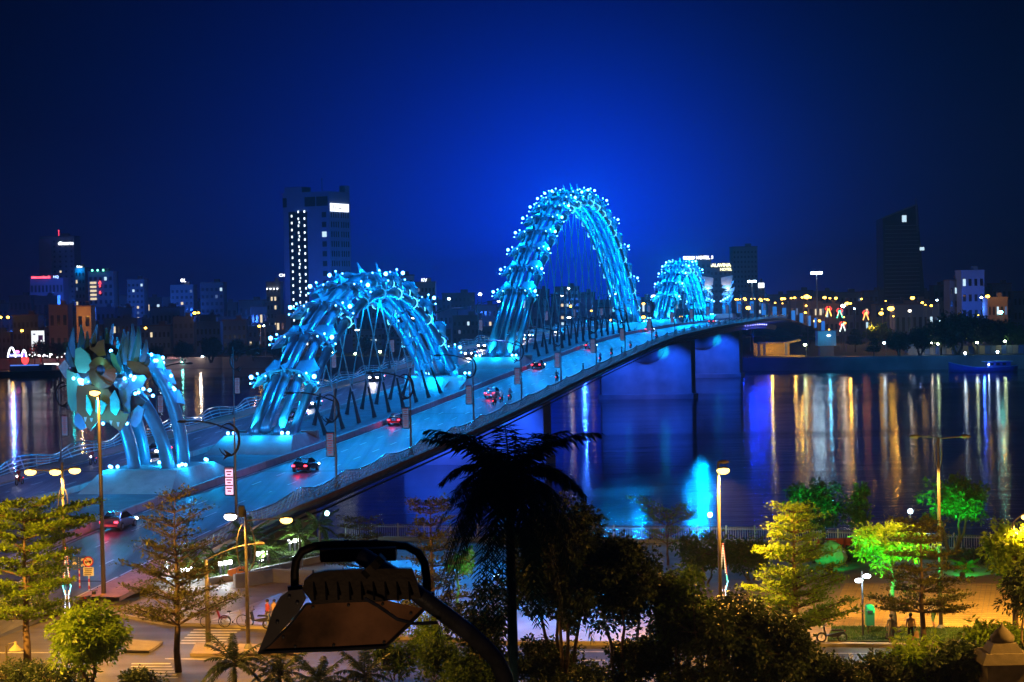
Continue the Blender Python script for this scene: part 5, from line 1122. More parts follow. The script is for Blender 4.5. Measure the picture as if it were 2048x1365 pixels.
# ------------------------------------------------------------ near bank: plaza, street, garden
def px(pts, z=0.0): return [G(u, v, z) for u, v in pts]
def slab(name, pts, z, th, m, label=None, parent=None):
    b = MB(); P = [Vector((p[0], p[1], z - th)) for p in pts]
    ar = sum(P[i].x * P[(i + 1) % len(P)].y - P[(i + 1) % len(P)].x * P[i].y for i in range(len(P)))
    b.prism(P if ar > 0 else P[::-1], (0, 0, th)); o = b.build(name, m, parent)
    return o
M_plaza = mat('plaza_paving', (.30, .25, .2), .6, var=.2, scale=.6, bump=.2); M_kerb = mat('kerb_stone', (.34, .31, .27), .75, var=.15)
M_pale = mat('pale_paving', (.42, .38, .42), .32, var=.15, scale=.5, bump=.1); M_ytile = mat('yellow_tile', (.46, .34, .16), .6, var=.16, scale=.9, bump=.15)
M_soil = mat('lawn_soil', (.05, .07, .02), .9, var=.3, scale=1); M_grass = mat('grass_blade', (.06, .13, .02), .6, var=.4, scale=.8, trans=.3)
river_edge = [p for p in NEAR if -17 < p[0] < 150]
left_px = [(640, 1088), (480, 1104), (300, 1168), (236, 1186), (160, 1197), (236, 1234), (330, 1250), (560, 1260), (760, 1277), (1000, 1289), (1700, 1294), (2150, 1300)]
pl = px(left_px) + [Vector((75, 112, 0))] + [Vector((p[0], p[1] - .5, 0)) for p in river_edge[::-1]]
plaza = struct(slab('plaza', pl, .13, .3, M_plaza), 'paved riverside plaza with kerb along the street')
flat('path_band', px([(1590, 1150), (2150, 1158), (2150, 1124), (1610, 1118)], .13), .142, M_kerb, plaza)
flat('pale_paving', px([(415, 1243), (560, 1253), (770, 1268), (1000, 1281), (1330, 1284), (1330, 1150), (900, 1118), (720, 1122), (585, 1178)], .13), .142, M_pale, plaza)
tb = MB(); a = px([(1650, 1257), (2160, 1261), (2160, 1166), (1690, 1166)], .15); nx, ny = 46, 24
for i in range(nx):
    for j in range(ny):
        q = lambda s, t: (a[0].lerp(a[1], s)).lerp(a[3].lerp(a[2], s), t)
        g = .06; s0, s1, t0, t1 = (i + g) / nx, (i + 1 - g) / nx, (j + g) / ny, (j + 1 - g) / ny; h = .014 + rnd.uniform(0, .006)
        P = [q(s0, t0), q(s1, t0), q(s1, t1), q(s0, t1)]; tb.add([(p.x, p.y, .13 + h) for p in P] + [(p.x, p.y, .12) for p in P], [(0, 1, 2, 3), (4, 5, 1, 0), (5, 6, 2, 1), (6, 7, 3, 2), (7, 4, 0, 3)])
tb.build('paving_tiles', M_ytile, plaza, kind='stuff')
tb = MB(); a = px([(425, 1240), (1000, 1276), (900, 1124), (600, 1172)], .15); nx, ny = 34, 22
for i in range(nx):
    for j in range(ny):
        g = .04; s0, s1, t0, t1 = (i + g) / nx, (i + 1 - g) / nx, (j + g) / ny, (j + 1 - g) / ny
        P = [q(s0, t0), q(s1, t0), q(s1, t1), q(s0, t1)]; tb.add([(p.x, p.y, .150) for p in P] + [(p.x, p.y, .14) for p in P], [(0, 1, 2, 3), (4, 5, 1, 0), (5, 6, 2, 1), (6, 7, 3, 2), (7, 4, 0, 3)])
tb.build('paving_slabs', M_pale, plaza, kind='stuff')
def kerb_run(pts, name='kerb_stone', w=.22, h=.2, step=2.2):
    me = MB().box((0, 0, h / 2), (1, w, h)).mesh(name, M_kerb)
    for a, b in zip(pts[:-1], pts[1:]):
        d = b - a; n = max(1, int(d.length / step)); ang = math.atan2(d.y, d.x)
        for i in range(n):
            p = a.lerp(b, (i + .5) / n); put(name, me, plaza, Matrix.Translation((p.x, p.y, 0)) @ Matrix.Rotation(ang, 4, 'Z') @ Matrix.Diagonal((d.length / n - .03, 1, 1, 1)))
kerb_run(px(left_px[4:]))
lawn = struct(slab('lawn_strip', px([(1655, 1288), (2150, 1293), (2150, 1266), (1665, 1260)]), .2, .1, M_soil), 'grass strip between the tiled plaza and the kerb')
def grass(name, pts, z, n, seed, parent, h=.14):
    r = np.random.RandomState(seed); P = []
    xs, ys = [p.x for p in pts], [p.y for p in pts]
    def inside(x, y):
        c = False; j = len(pts) - 1
        for i in range(len(pts)):
            if (pts[i].y > y) != (pts[j].y > y) and x < (pts[j].x - pts[i].x) * (y - pts[i].y) / (pts[j].y - pts[i].y) + pts[i].x: c = not c
            j = i
        return c
    while len(P) < n:
        x, y = r.uniform(min(xs), max(xs)), r.uniform(min(ys), max(ys))
        if inside(x, y): P.append((x, y, z))
    A = np.column_stack([r.normal(0, .4, n), r.normal(0, .4, n), np.ones(n)])
    return put(name, leaf_mesh(name, P, A, h, .16, M_grass, seed, .2, .0), parent, kind='stuff')
grass('grass', px([(1655, 1288), (2150, 1293), (2150, 1266), (1665, 1260)]), .2, 14000, 3, lawn)
bed_px = [(1600, 1120), (2150, 1126), (2150, 1113), (1600, 1104)]
bed = struct(slab('planting_bed', px(bed_px), .3, .3, M_soil), 'planting bed below the promenade fence'); grass('grass', px(bed_px), .3, 6000, 4, bed, .2)
gpx = [(250, 1178), (310, 1160), (480, 1106), (650, 1090), (690, 1094), (655, 1122), (560, 1142), (480, 1160), (415, 1172)]
garden = struct(slab('garden_lawn', px(gpx), .45, .4, M_soil), 'sloping lawn with palms beside the bridge railing'); grass('grass', px(gpx), .45, 16000, 5, garden)
b = MB()
P = px([(690, 1096), (655, 1124), (560, 1144), (480, 1162), (415, 1174), (250, 1180)])
for a, c in zip(P[:-1], P[1:]):
    d = c - a; ang = math.atan2(d.y, d.x); m = a.lerp(c, .5); b.box((m.x, m.y, .32), (d.length + .1, .35, .62), rz=ang)
b.build('garden_edge', M_conc, garden)
P = px([(470, 1180), (545, 1168), (640, 1172)]); b = MB()
for a, c in zip(P[:-1], P[1:]): d = c - a; m = a.lerp(c, .5); b.box((m.x, m.y, .6), (d.length + .1, .25, 1.1), rz=math.atan2(d.y, d.x))
w_ = tag(b.build('ramp_wall', M_conc), 'pale curved ramp wall beside the orange bin', 'wall')
hr = thing('ramp_handrail', 'thin pale handrail on the ramp above the curved wall', 'handrail', P[0], absolute=True)
P2 = px([(480, 1160), (560, 1147), (650, 1136), (690, 1135)])
MB().tube([p + Vector((0, 0, 1.2)) for p in P2], .04, 6).build('rail', M_railtop, hr)
for k in range(7): i = min(2, k // 2); p = P2[i].lerp(P2[i + 1], (k % 2) * .5); MB().bar(p, p + Vector((0, 0, 1.2)), .03, 5).build('post', M_railtop, hr)
# street markings and islands
street = struct(flat('street_road', px([(-300, 1400), (2400, 1400), (2400, 1302), (1700, 1296), (1000, 1291), (330, 1252), (160, 1200), (-300, 1215)]), .008, M_asph2), 'street in front of the plaza')
def stripe(pts, name='road_line'): flat(name, px(pts), .014, M_mark, street)
for i in range(6): v = 1327 + i * 5.6; stripe([(262 + 2 * i - i * 3, v + 2.4), (340 + i * 3, v + 2.4), (342 + i * 3, v), (264 + 2 * i - i * 3, v)], 'crosswalk_stripe')
for i in range(6): v = 1259 + i * 5.4; stripe([(386 - i * 6, v + 2.2), (480 - i * 7, v + 2.2), (482 - i * 7, v), (388 - i * 6, v)], 'crosswalk_stripe')
stripe([(-60, 1307), (250, 1307), (250, 1305.4), (-60, 1305.4)]); stripe([(330, 1319), (560, 1322), (560, 1320.5), (330, 1317.4)]); stripe([(860, 1303), (2150, 1311), (2150, 1309.6), (860, 1301.6)])
for u in range(1000, 2100, 150): stripe([(u, 1322), (u + 60, 1322.4), (u + 60, 1320.8), (u, 1320.4)])
for u in (1100, 1400, 1720, 1980): stripe([(u, 1338), (u + 60, 1338.4), (u + 60, 1336.6), (u, 1336.2)])
struct(slab('traffic_island', px([(250, 1283), (326, 1288), (298, 1307), (250, 1306)]), .16, .2, M_kerb), 'low kerbed traffic island left of the crosswalks')
struct(slab('traffic_island', px([(392, 1291), (520, 1294), (600, 1312), (380, 1313)]), .16, .2, M_plaza), 'pale kerbed island around the grey pole')
# promenade fence
fe = thing('promenade_fence', 'long steel baluster fence along the river edge of the plaza', 'fence', (20, 168, .13), absolute=True)
FL2 = [Vector((p[0], p[1] - .8, .13)) for p in river_edge]; FP = []
for a, c in zip(FL2[:-1], FL2[1:]):
    n = int((c - a).length / .2); FP += [a.lerp(c, i / n) for i in range(n)]
b = MB()
for i, p in enumerate(FP):
    if i % 12 == 0: MB().box(p + Vector((0, 0, .75)), (.12, .12, 1.5)).build('fence_post', M_rail, fe)
    else: b.box(p + Vector((0, 0, .8)), (.035, .035, 1.0))
b.build('balusters', M_rail, fe, kind='stuff')
for z in (1.35, 1.18, .3): MB().tube([p + Vector((0, 0, z)) for p in FP[::12] + FP[-1:]], .045, 5).build('fence_rail', M_railtop if z > 1.2 else M_rail, fe)
b = MB(); [b.box(a.lerp(c, .5) + Vector((0, .0, .1)), ((c - a).length, .4, .35), rz=math.atan2((c - a).y, (c - a).x)) for a, c in zip(FL2[:-1], FL2[1:])]; b.build('fence_plinth', M_conc_d, fe)
p = G(1668, 1108, .2); t = thing('notice_board', 'red notice board hung on the promenade fence', 'sign', (p.x, p.y - .25, .35)); MB().box((0, 0, .62), (2.9, .06, 1.0)).build('panel', mat('red_panel', (.42, .03, .03), .5, var=.1), t)
b = MB(); [b.box((-.5 + .2 * (i % 2), -.04, .95 - .16 * i), (1.3 - .3 * (i % 3), .02, .06)) for i in range(4)]; b.build('print', M_mark, t, kind='stuff')
# ------------------------------------------------------------ near lamp posts
M_pole_n = mat('grey_pole', (.11, .10, .095), .45, .3, var=.12)
def near_post(label, u, v, h, arms, ring=None, heads='o', r0=.11, light=6000, col=ORANGE, tgt=None):
    p = G(u, v); t = thing('street_lamp', label, 'street lamp', (p.x, p.y, 0), 0)
    MB().tube([(0, 0, 0), (0, 0, h * .5), (0, 0, h)], [r0 * 1.2, r0, r0 * .65], 10).build('pole', M_pole_n, t, True); MB().lathe((0, 0, 0), [(.28, 0), (.28, .2), (.16, .45)], 10).build('base', M_conc_d, t)
    if ring:
        z, a_, b_ = ring
        for sg in (1, -1): MB().tube([(sg * a_ * math.sin(w), -.02, z - b_ * math.cos(w)) for w in np.linspace(0, math.pi, 12)], .035, 6).build('ring', M_pole_n, t)
    for i, (dx, dy, z0, z1, lit) in enumerate(arms):
        pts = [(dx * f, dy * f, z0 + (z1 - z0) * (math.sin(f * math.pi / 2))) for f in np.linspace(0, 1, 7)]; MB().tube(pts, .04, 6).build('arm', M_pole_n, t)
        e = Vector(pts[-1]); s = 1 if dx >= 0 else -1
        hd = MB().ball(e + Vector((s * .16, 0, .02)), .24, 10, 6, (1.5, .8, .5)).build('lamp_head', M_pole_n, t, True)
        if lit:
            MB().ball(e + Vector((s * .18, 0, -.12)), .30, 10, 6, (1.3, .95, .75)).build('lens', M_obulb if lit != 2 else glow('pale_lens', (1, .88, .72), 14), hd, True)
            lamp(Vector((p.x, p.y, 0)) + e + Vector((s * .18, 0, -.4)), col, light, .15, 'SPOT', (tgt or Vector((p.x + dx * 1.5, p.y + dy * 2 - .5, 0))), 2.75, .5)
    return t
def added_post_xy(label, x, y, h, light):  # lamp post added out of view for the light it gives
    s = -1 if x > 0 else 1; t = near_post(label, 1024, 1300, h, [(s * 1.6, 0, h - .5, h, 1)], light=0); t.location = (x, y, 0)
    lamp((x + s * 1.8, y, h - .4), ORANGE, light, .15, 'SPOT', (x + s * 6, y + 8, 0), 2.75, .5)
def arm_to(u, v, bu, bv, h):                       # arm end offset for a head seen at (u, v) on a post based at (bu, bv)
    p = G(bu, bv); q = D(u, v, p.y); return q.x - p.x, q.z
def post_px(label, bu, bv, top_v, heads, **k):
    p = G(bu, bv); ppm = F / p.y; h = D(bu, top_v, p.y).z; arms = []
    for u, v, lit in heads: dx, z = arm_to(u, v, bu, bv, h); arms.append((dx + (.2 if dx < 0 else -.2), 0, min(h, z - .1), z, lit))
    return near_post(label, bu, bv, h, arms, **k)
post_px('lamp post with three glowing orange heads at the left behind the yellow tree', 133, 1268, 925, [(60, 941, 1), (110, 941, 1), (150, 938, 1)], ring=(8.2, .3, 1.3), light=3600)
post_px('tallest thin mast with one warm head in front of the sculpted head', 208, 1212, 780, [(189, 783, 1)], r0=.14, light=3500)
post_px('double lamp post with ring ornament and loudspeaker, warm heads left of the floodlight', 497, 1302, 1020, [(460, 1030, 2), (573, 1037, 1)], ring=(6.3, .55, 1.5), light=3200)
p = G(497, 1302); sp = thing('loudspeaker', 'black loudspeaker box on top of the double lamp post', 'loudspeaker', (p.x - .2, p.y - .1, D(490, 1032, p.y).z)); MB().box((0, 0, .3), (.42, .36, .65), tilt=('X', .15), taper=.85).build('cabinet', M_dark, sp); MB().tube([(0, -.2, .3), (0, -.14, .3)], .15, 10).build('cone', M_rubber, sp)
post_px('single lamp post flaring warm white right of the palm', 1443, 1308, 925, [(1433, 938, 1), (1448, 925, 0)], light=22000)
post_px('tall double arm lamp post with ring ornament, heads unlit', 1882, 1264, 876, [(1828, 874, 0), (1932, 874, 0)], ring=(11.0, .22, .85))
q = G(1882, 1264); [lamp((q.x + dx, q.y - .3, 11.2), (1, .5, .06), 9000, .15, 'SPOT', (q.x + dx, q.y + 3, 0), 1.9, .5) for dx in (-1.7, 1.7)]  # spots added below the unlit heads to brighten the tiled plaza
post_px('grey lamp post at the right frame edge with one curved arm', 2030, 1292, 1046, [(2056, 1030, 1)], light=18000)
post_px('plain grey pole with dark side arm behind the sparse tree', 417, 1298, 1120, [(520, 1088, 0)], r0=.15)
added_post_xy('assumed unseen street lamp added beyond the left frame edge', -35, 104, 11.5, 60000)  # unseen lamp, assumed and added to brighten the yellow trees on the left
added_post_xy('unseen fill lamp post added beyond the right frame edge', 35, 98, 11, 34000)  # unseen lamp added to brighten the dark plants on the right
p = G(760, 1334); 
def globe_lamp(label, u, vt, vb, m, col, w, r=.2, pole=M_dark):
    q = G(u, vb, .13); z = D(u, vt, q.y).z - .13; t = thing('globe_lamp', label, 'park lamp', q); MB().tube([(0, 0, 0), (0, 0, z - r)], .05, 8).lathe((0, 0, 0), [(.16, 0), (.16, .25), (.06, .5)], 8).build('post', pole, t); MB().ball((0, 0, z), r, 12, 8).build('globe', m, t, True); lamp((q.x, q.y - .6, z - .1), col, w, .2); return t
M_tealg = glow('teal_lamp_globe', (.45, 1, .95), 9); M_coolg = glow('cool_lamp_globe', (.7, .95, 1), 12)
globe_lamp('teal globe lamp on the fence left of the floodlight', 655, 1027, 1089, M_tealg, (.3, 1, .9), 120, .22); globe_lamp('pale globe lamp by the fence left of the flaring lamp post', 1421, 1030, 1092, M_coolg, (.6, .9, 1), 150, .2); globe_lamp('blue white globe lamp in front of the dark water, right', 1822, 1023, 1102, M_coolg, (.6, .85, 1), 150, .2)
globe_lamp('small white globe lamp seen through the dark trees right of the palm', 995, 1153, 1250, M_coolg, (.35, .4, 1), 900, .16)
q = G(1726, 1273, .2); t = thing('twin_lamp', 'slim post with two white lamp heads above the green bin', 'park lamp', q); z = D(1726, 1166, q.y).z
MB().tube([(0, 0, 0), (0, 0, z + .5)], .06, 8).build('post', M_dark, t); MB().bar((0, 0, z - .1), (-.2, 0, z), .03).bar((0, 0, z), (.3, 0, z + .15), .03).build('bracket', M_dark, t)
for dx, dzz in ((-.2, -.05), (.28, .2)): MB().ball((dx, -.05, z + dzz), .19, 10, 7, (1.3, 1, .7)).build('lamp_head', M_wbulb, t, True)
lamp((q.x, q.y - .5, z), (.7, .8, 1), 300, .15)
q = G(24, 1345); t = thing('hooded_lamp', 'small hooded lamp on a short post at bottom left', 'garden lamp', (q.x - .3, q.y, 0)); z = D(24, 1292, q.y).z
MB().tube([(0, 0, 0), (0, 0, z)], .06, 8).build('post', M_pole_n, t); MB().tube([(0, 0, z - .2), (.15, 0, z + .12), (.55, 0, z + .2)], .03, 6).build('arm', M_pole_n, t); MB().lathe((.55, 0, z - .25), [(.42, 0), (.1, .3), (.06, .5)], 14).build('hood', mat('hood_paint', (.4, .36, .22), .5), t)
# bollard lamps in the garden
n = 0
for gi, (u, v, where) in enumerate(((376, 1164, 'nearest cluster by the sparse tree'), (451, 1150, 'cluster left of the orange bin'), (527, 1130, 'cluster behind the double lamp post'), (590, 1104, 'farthest cluster by the fence'))):
    for k in range(3):
        q = G(u - 10 + 10 * k, v - 1.6 * k, .45); t = thing('bollard_lamp', '%s white topped bollard lamp in the %s' % (('left', 'middle', 'right')[k], where), 'bollard lamp', q, group='white topped bollard lamps on the lawn')
        MB().tube([(0, 0, 0), (0, 0, .72)], .11, 10).build('post', M_dark, t); MB().tube([(0, 0, .72), (0, 0, 1.0)], .14, 10).build('lamp_top', M_wbulb, t); 
    q = G(u, v, .45); lamp((q.x, q.y - .9, 1.5), (.85, .95, 1), 330, .2)
# light figures hung on two posts
def light_figure(label, u, vt, vb, bu, bv):
    p = G(bu, bv); a, c = D(u, vt, p.y - .35), D(u, vb, p.y - .35); t = thing('light_string_figure', label, 'light decoration', c); h = a.z - c.z
    for nm, col, z0, z1, w0, w1, st in (('red_bulbs', (1, .12, .05), .52, 1.0, .34, .04, 2.4), ('warm_bulbs', (1, .75, .4), .55, .97, .22, .02, 2.2), ('green_bulbs', (.1, 1, .5), .40, .52, .40, .3, 2.4), ('cyan_bulbs', (.3, .85, 1), .28, .42, .2, .44, 3), ('pale_bulbs', (.8, .85, 1), .0, .28, .28, .14, 3), ('orange_bulbs', (1, .4, .1), .18, .34, .1, .2, 2.4)):
        b = MB()
        for k in range(18):
            f = k / 17
            for sg in (1, -1): b.ball((sg * (w0 + (w1 - w0) * f) * .62, 0, h * (z0 + (z1 - z0) * f)), .036, 5, 4)
        b.build(nm, glow(nm, col, st), t, kind='stuff')
    fr = MB(); [fr.bar((sg * .34, .05, h * .1), (sg * .04, .05, h), .015) for sg in (1, -1)]; fr.bar((0, .05, h * .5), (0, .33, h * .5), .02); fr.build('frame', M_dark, t)
    for z, col, w in ((.75, (1, .25, .1), 40), (.35, (.1, .8, 1), 70), (.1, (.6, .7, 1), 40)): lamp((c.x, c.y - .5, c.z + h * z), col, w, .1)
light_figure('tall dotted light figure in red, green and white on the left lamp post', 135, 1096, 1226, 133, 1268); light_figure('red and teal dotted light figure on the post right of the palm', 1448, 1088, 1216, 1443, 1275)
# ------------------------------------------------------------ signs, bins, bikes, people
M_sblue = mat('sign_blue', (.02, .09, .5), .4, var=.05); M_sred = mat('sign_red', (.6, .03, .03), .4, var=.05); M_swhite = mat('sign_white', (.75, .75, .72), .5, var=.05)
def striped_pole(t, h):
    n = 12
    for i in range(n): MB().tube([(0, 0, h * i / n), (0, 0, h * (i + 1) / n)], .055, 8).build('pole_band', M_sred if i % 2 else M_swhite, t)
q = G(160, 1197, .13); t = thing('lane_sign', 'blue lane sign with white vehicle symbols on a red banded pole', 'traffic sign', q); h = D(160, 1118, q.y).z; striped_pole(t, h - .3)
pn = MB().box((0, -.07, h - .38), (1.15, .05, .9)).build('panel', M_sblue, t)
b = MB()
for x, z in ((-.3, h - .45), (.3, h - .2), (.3, h - .6)): b.box((x, -.105, z), (.30, .02, .09)).box((x, -.105, z + .08), (.18, .02, .07)).ball((x - .09, -.105, z - .06), .04, 6, 4).ball((x + .09, -.105, z - .06), .04, 6, 4)
for k in range(5): b.box((0, -.105, h - .7 + .16 * k), (.02, .02, .09))
b.build('symbols', M_swhite, pn, kind='stuff')
q = G(179, 1200, .13); t = thing('no_truck_sign', 'round red rimmed no truck sign above a white text board', 'traffic sign', q); z = D(179, 1127, q.y).z; striped_pole(t, z + .3)
pn = MB().tube([(0, -.08, z), (0, -.06, z)], .36, 24).build('disc', M_swhite, t); MB().tube([(.33 * math.cos(a), -.09, z + .33 * math.sin(a)) for a in np.linspace(0, 2 * math.pi, 25)], .045, 6, False).bar((-.24, -.09, z + .24), (.24, -.09, z - .24), .03).build('red_rim', M_sred, pn)
MB().box((.06, -.085, z + .0), (.30, .02, .15)).box((-.17, -.085, z - .02), (.12, .02, .11)).ball((.12, -.085, z - .1), .05, 8, 5).ball((-.15, -.085, z - .1), .05, 8, 5).build('truck_symbol', M_rubber, pn)
bd = MB().box((0, -.08, z - .72), (.75, .04, .62)).build('text_board', M_swhite, t); b = MB()
for i in range(4): b.box((-.02 * i, -.105, z - .52 - .14 * i), (.58 - .07 * (i % 2), .02, .06))
b.build('text_lines', M_rubber, bd, kind='stuff')
q = G(478, 1166, .13); t = thing('orange_bin', 'orange litter bin with tilted hood in front of the lawn edge', 'litter bin', q)
M_or = mat('orange_plastic', (.62, .16, .01), .45, var=.06); MB().box((.25, 0, .6), (.62, .6, 1.2), taper=1.06).build('body', M_or, t); MB().prism([(-.15, -.3, .75), (-.15, -.3, 1.15), (-.75, -.3, 1.0), (-.85, -.3, .72), (-.55, -.3, .55)], (0, .5, 0)).build('hood', M_or, t); MB().box((.25, -.33, 1.0), (.4, .02, .15)).build('slot', M_rubber, t)
q = G(1736, 1268, .2); t = thing('green_bin', 'green litter bin hung beside the twin white lamp', 'litter bin', q); M_gb = mat('green_plastic', (.02, .2, .08), .45, var=.06)
MB().tube([(0, 0, 0), (0, 0, .7)], .04, 6).build('stand', M_dark, t); MB().box((.12, 0, 1.0), (.5, .42, .95), taper=1.12).build('body', M_gb, t); MB().tube([(.12, -.22, 1.55), (.12, .22, 1.55)], .27, 14).build('lid', M_gb, t); MB().box((.12, -.27, 1.38), (.34, .02, .14)).build('slot', M_rubber, t)
def wheel(y, z, r, t, x=0):
    o = MB().tube([(x, y + r * math.cos(a), z + r * math.sin(a)) for a in np.linspace(0, 2 * math.pi, 20)], .022, 6, False).build('wheel', M_rubber, t); b = MB()
    for k in range(8): a = k * math.pi / 8; b.bar((x, y - r * math.cos(a), z - r * math.sin(a)), (x, y + r * math.cos(a), z + r * math.sin(a)), .004)
    b.build('spokes', M_rail, o, kind='stuff')
def bicycle(label, loc, rz, m):
    t = thing('bicycle', label, 'bicycle', loc, rz, 'cycles parked at the plaza kerb'); t.scale = (1.12,) * 3
    wheel(-.52, .35, .34, t); wheel(.52, .35, .34, t)
    MB().tube([(0, -.52, .35), (0, -.05, .3), (0, -.2, .8), (0, -.52, .35)], .02, 6).tube([(0, -.05, .3), (0, .4, .78)], .022, 6).tube([(0, -.2, .78), (0, .38, .84)], .02, 6).tube([(0, .52, .35), (0, .42, .7), (0, .37, 1.0)], .022, 6).build('frame', m, t)
    MB().tube([(-.28, .22, 1.03), (0, .38, 1.02), (.28, .22, 1.03)], .015, 6).build('handlebar', M_rail, t); MB().ball((0, -.24, .92), .13, 8, 5, (.7, 1.1, .35)).bar((0, -.2, .78), (0, -.23, .9), .015).build('saddle', M_rubber, t)
    MB().tube([(-.1, -.05, .3), (.1, -.05, .3)], .05, 8).bar((.1, -.05, .3), (.1, .1, .2), .012).build('pedals', M_dark, t); MB().sheet([[(x, -.52 + .39 * math.cos(a), .35 + .39 * math.sin(a)) for a in np.linspace(.3, 2.2, 8)] for x in (-.03, .03)]).build('mudguard', M_rail, t)
    return t
q = G(466, 1256, .13); bicycle('silver bicycle parked at the kerb right of the grey pole', (q.x, q.y + .3, .13), -1.5, M_bike['silver'])
q = G(433, 1255, .13); t = thing('cyclo', 'three wheeled cyclo with red passenger seat beside the silver bicycle', 'cyclo', (q.x, q.y + .35, .13), -1.45, 'cycles parked at the plaza kerb')
wheel(-.75, .35, .34, t); wheel(.55, .33, .32, t, -.38); wheel(.55, .33, .32, t, .38); MB().tube([(0, -.75, .35), (0, -.2, .4), (0, .3, .45), (0, .55, .33)], .03, 6).tube([(-.38, .55, .33), (.38, .55, .33)], .025, 6).tube([(0, -.4, .38), (0, -.5, .85)], .025, 6).build('frame', M_bike['silver'], t)
MB().box((0, .4, .62), (.72, .6, .14)).box((0, .05, 1.0), (.72, .12, .8), tilt=('X', .35)).build('passenger_seat', M_bike['red'], t); MB().ball((0, -.5, .93), .13, 8, 5, (.7, 1.1, .35)).build('saddle', M_rubber, t); MB().tube([(-.34, -.05, 1.0), (.34, -.05, 1.0)], .02, 6).build('push_bar', M_rail, t)
q = G(516, 1254, .13); motorbike('dark motorbike parked at the kerb right of the double lamp post', (q.x, q.y + .2, .13), 1.3, 'black', False, 'motorbikes parked near the plaza')
q = G(552, 1258, .13); motorbike('blue motorbike parked behind the floodlight edge', (q.x, q.y + .4, .13), 1.8, 'blue', False, 'motorbikes parked near the plaza')
q = G(182, 1212, .13); motorbike('dark motorbike parked below the text board sign', (q.x, q.y, .13), -.3, 'black', False, 'motorbikes parked near the plaza')
q = G(1664, 1284, .13); motorbike('dark motorbike half hidden by the yellow tree at the kerb', (q.x, q.y, .13), 1.5, 'black', False, 'motorbikes parked near the plaza')
q = G(1783, 1287, .2); person('woman in grey top and shorts standing at the kerb by the green lit trunk', q, .2, 'stand', 'grey', 'grey', scale=1.0); q = G(1822, 1288, .2); person('man in pale top and dark shorts holding a bag at the kerb', q, -.2, 'stand', 'peach', 'dark', scale=1.05)
t = thing('carrier_bag', 'pale carrier bag held by the man at the kerb', 'bag', (q.x + .32, q.y - .05, .55)); MB().box((0, 0, .2), (.30, .12, .42), taper=.7).build('bag', CLOTH['peach'], t); MB().tube([(-.07, 0, .40), (-.03, 0, .55), (.03, 0, .55), (.07, 0, .40)], .01, 5).build('handles', CLOTH['peach'], t)
q = G(1868, 1258, .15); person('man in white top and green trousers walking past the tall double arm post', q, .5, 'walk', 'white', 'green', scale=1.1)
q = G(533, 1256, .13); person('person in dark red top standing between the parked motorbikes', (q.x, q.y + .8, .13), 2.2, 'stand', 'red', 'dark'); q = G(546, 1257, .13); person('person in blue trousers beside the parked blue motorbike', (q.x, q.y + 1.0, .13), 2.8, 'stand', 'peach', 'blue')
# rock and gate pillar
q = G(1662, 1128, .3); rk = MB(); rk.ball((0, 0, .7), 1.25, 9, 7, (1, .7, .95)); rk.v = [(x + rnd.uniform(-.12, .12), y + rnd.uniform(-.12, .12), max(0, z + rnd.uniform(-.12, .12))) for x, y, z in rk.v]; rk.v = [(x * (1.15 - .25 * z), y, z) for x, y, z in rk.v]
o = rk.build('garden_rock', mat('rock', (.3, .3, .28), .85, var=.3, bump=.6), None); o.location = q; tag(o, 'upright pale rock lit green below the red notice board', 'rock')
q = D(2006, 1365, 100); t = thing('gate_pillar', 'dark stone gate pillar with pointed cap at bottom right', 'pillar', (q.x, 100, 0)); z = D(2006, 1250, 100).z; M_st = mat('dark_stone', (.07, .06, .055), .85, var=.3, bump=.4)
MB().box((0, 0, (z - 1.8) / 2), (2.0, 2.0, z - 1.8)).build('shaft', M_st, t); MB().box((0, 0, z - 1.55), (2.6, 2.6, .5), taper=.8).box((0, 0, z - 1.1), (1.7, 1.7, .5), taper=.7).build('cap', M_st, t); MB().lathe((0, 0, z - .9), [(.55, 0), (.62, .3), (.3, .65), (.12, .8), (.02, 1.0)], 12).build('finial', M_st, t, True)
# ------------------------------------------------------------ big floodlight close to the camera
def K(u, v, Y=8.0): return D(u, v, Y)
def k6(x, y, Y=8.0): return D(400 + x / 3.37, 960 + y / 3.37, Y)
fb_ = k6(1880, 1090, 8.1)
fl = thing('billboard_floodlight', 'big dark floodlight with hood on a bent blue arm, close in front', 'floodlight', (fb_.x, 8.1, 0), absolute=True)
M_fd = mat('grimy_black_paint', (.025, .028, .035), .55, .2, var=.4, scale=9, bump=.2, bscale=30); M_arm = mat('arm_paint', (.10, .13, .18), .4, .4, var=.35, scale=12, bump=.15, bscale=40)
MB().tube([k6(640, 730), k6(638, 620), k6(650, 540), k6(690, 480), k6(770, 448), k6(900, 438), k6(1250, 436), k6(1390, 446), k6(1470, 490), k6(1512, 560), k6(1528, 660), k6(1530, 790)], .017, 8).build('bracket', M_fd, fl, True)
MB().box(k6(1070, 486), (.30, .14, .045)).box(k6(1070, 500, 7.95), (.298, .08, .05)).build('junction_box', M_fd, fl)
for x in (985, 1180): MB().tube([k6(x, 445), k6(x, 405)], .011, 8).build('bolt', M_fd, fl)
def hull(rows, name, m): return MB().sheet(rows).build(name, m, fl, True)
hs = []
for Y, sy in ((7.75, 0), (8.0, -8), (8.25, 5)):
    hs.append([k6(x, y + sy, Y) for x, y in ((690, 740), (705, 680), (760, 630), (860, 610), (1100, 602), (1330, 598), (1430, 600), (1460, 680), (1490, 800))])
hull(hs, 'housing', M_fd); MB().add([k6(x, y, 7.75) for x, y in ((690, 740), (705, 680), (760, 630), (860, 610), (1100, 602), (1330, 598), (1430, 600), (1460, 680), (1490, 800), (1250, 815), (760, 835))], [tuple(range(11))]).build('housing_back', M_fd, fl)
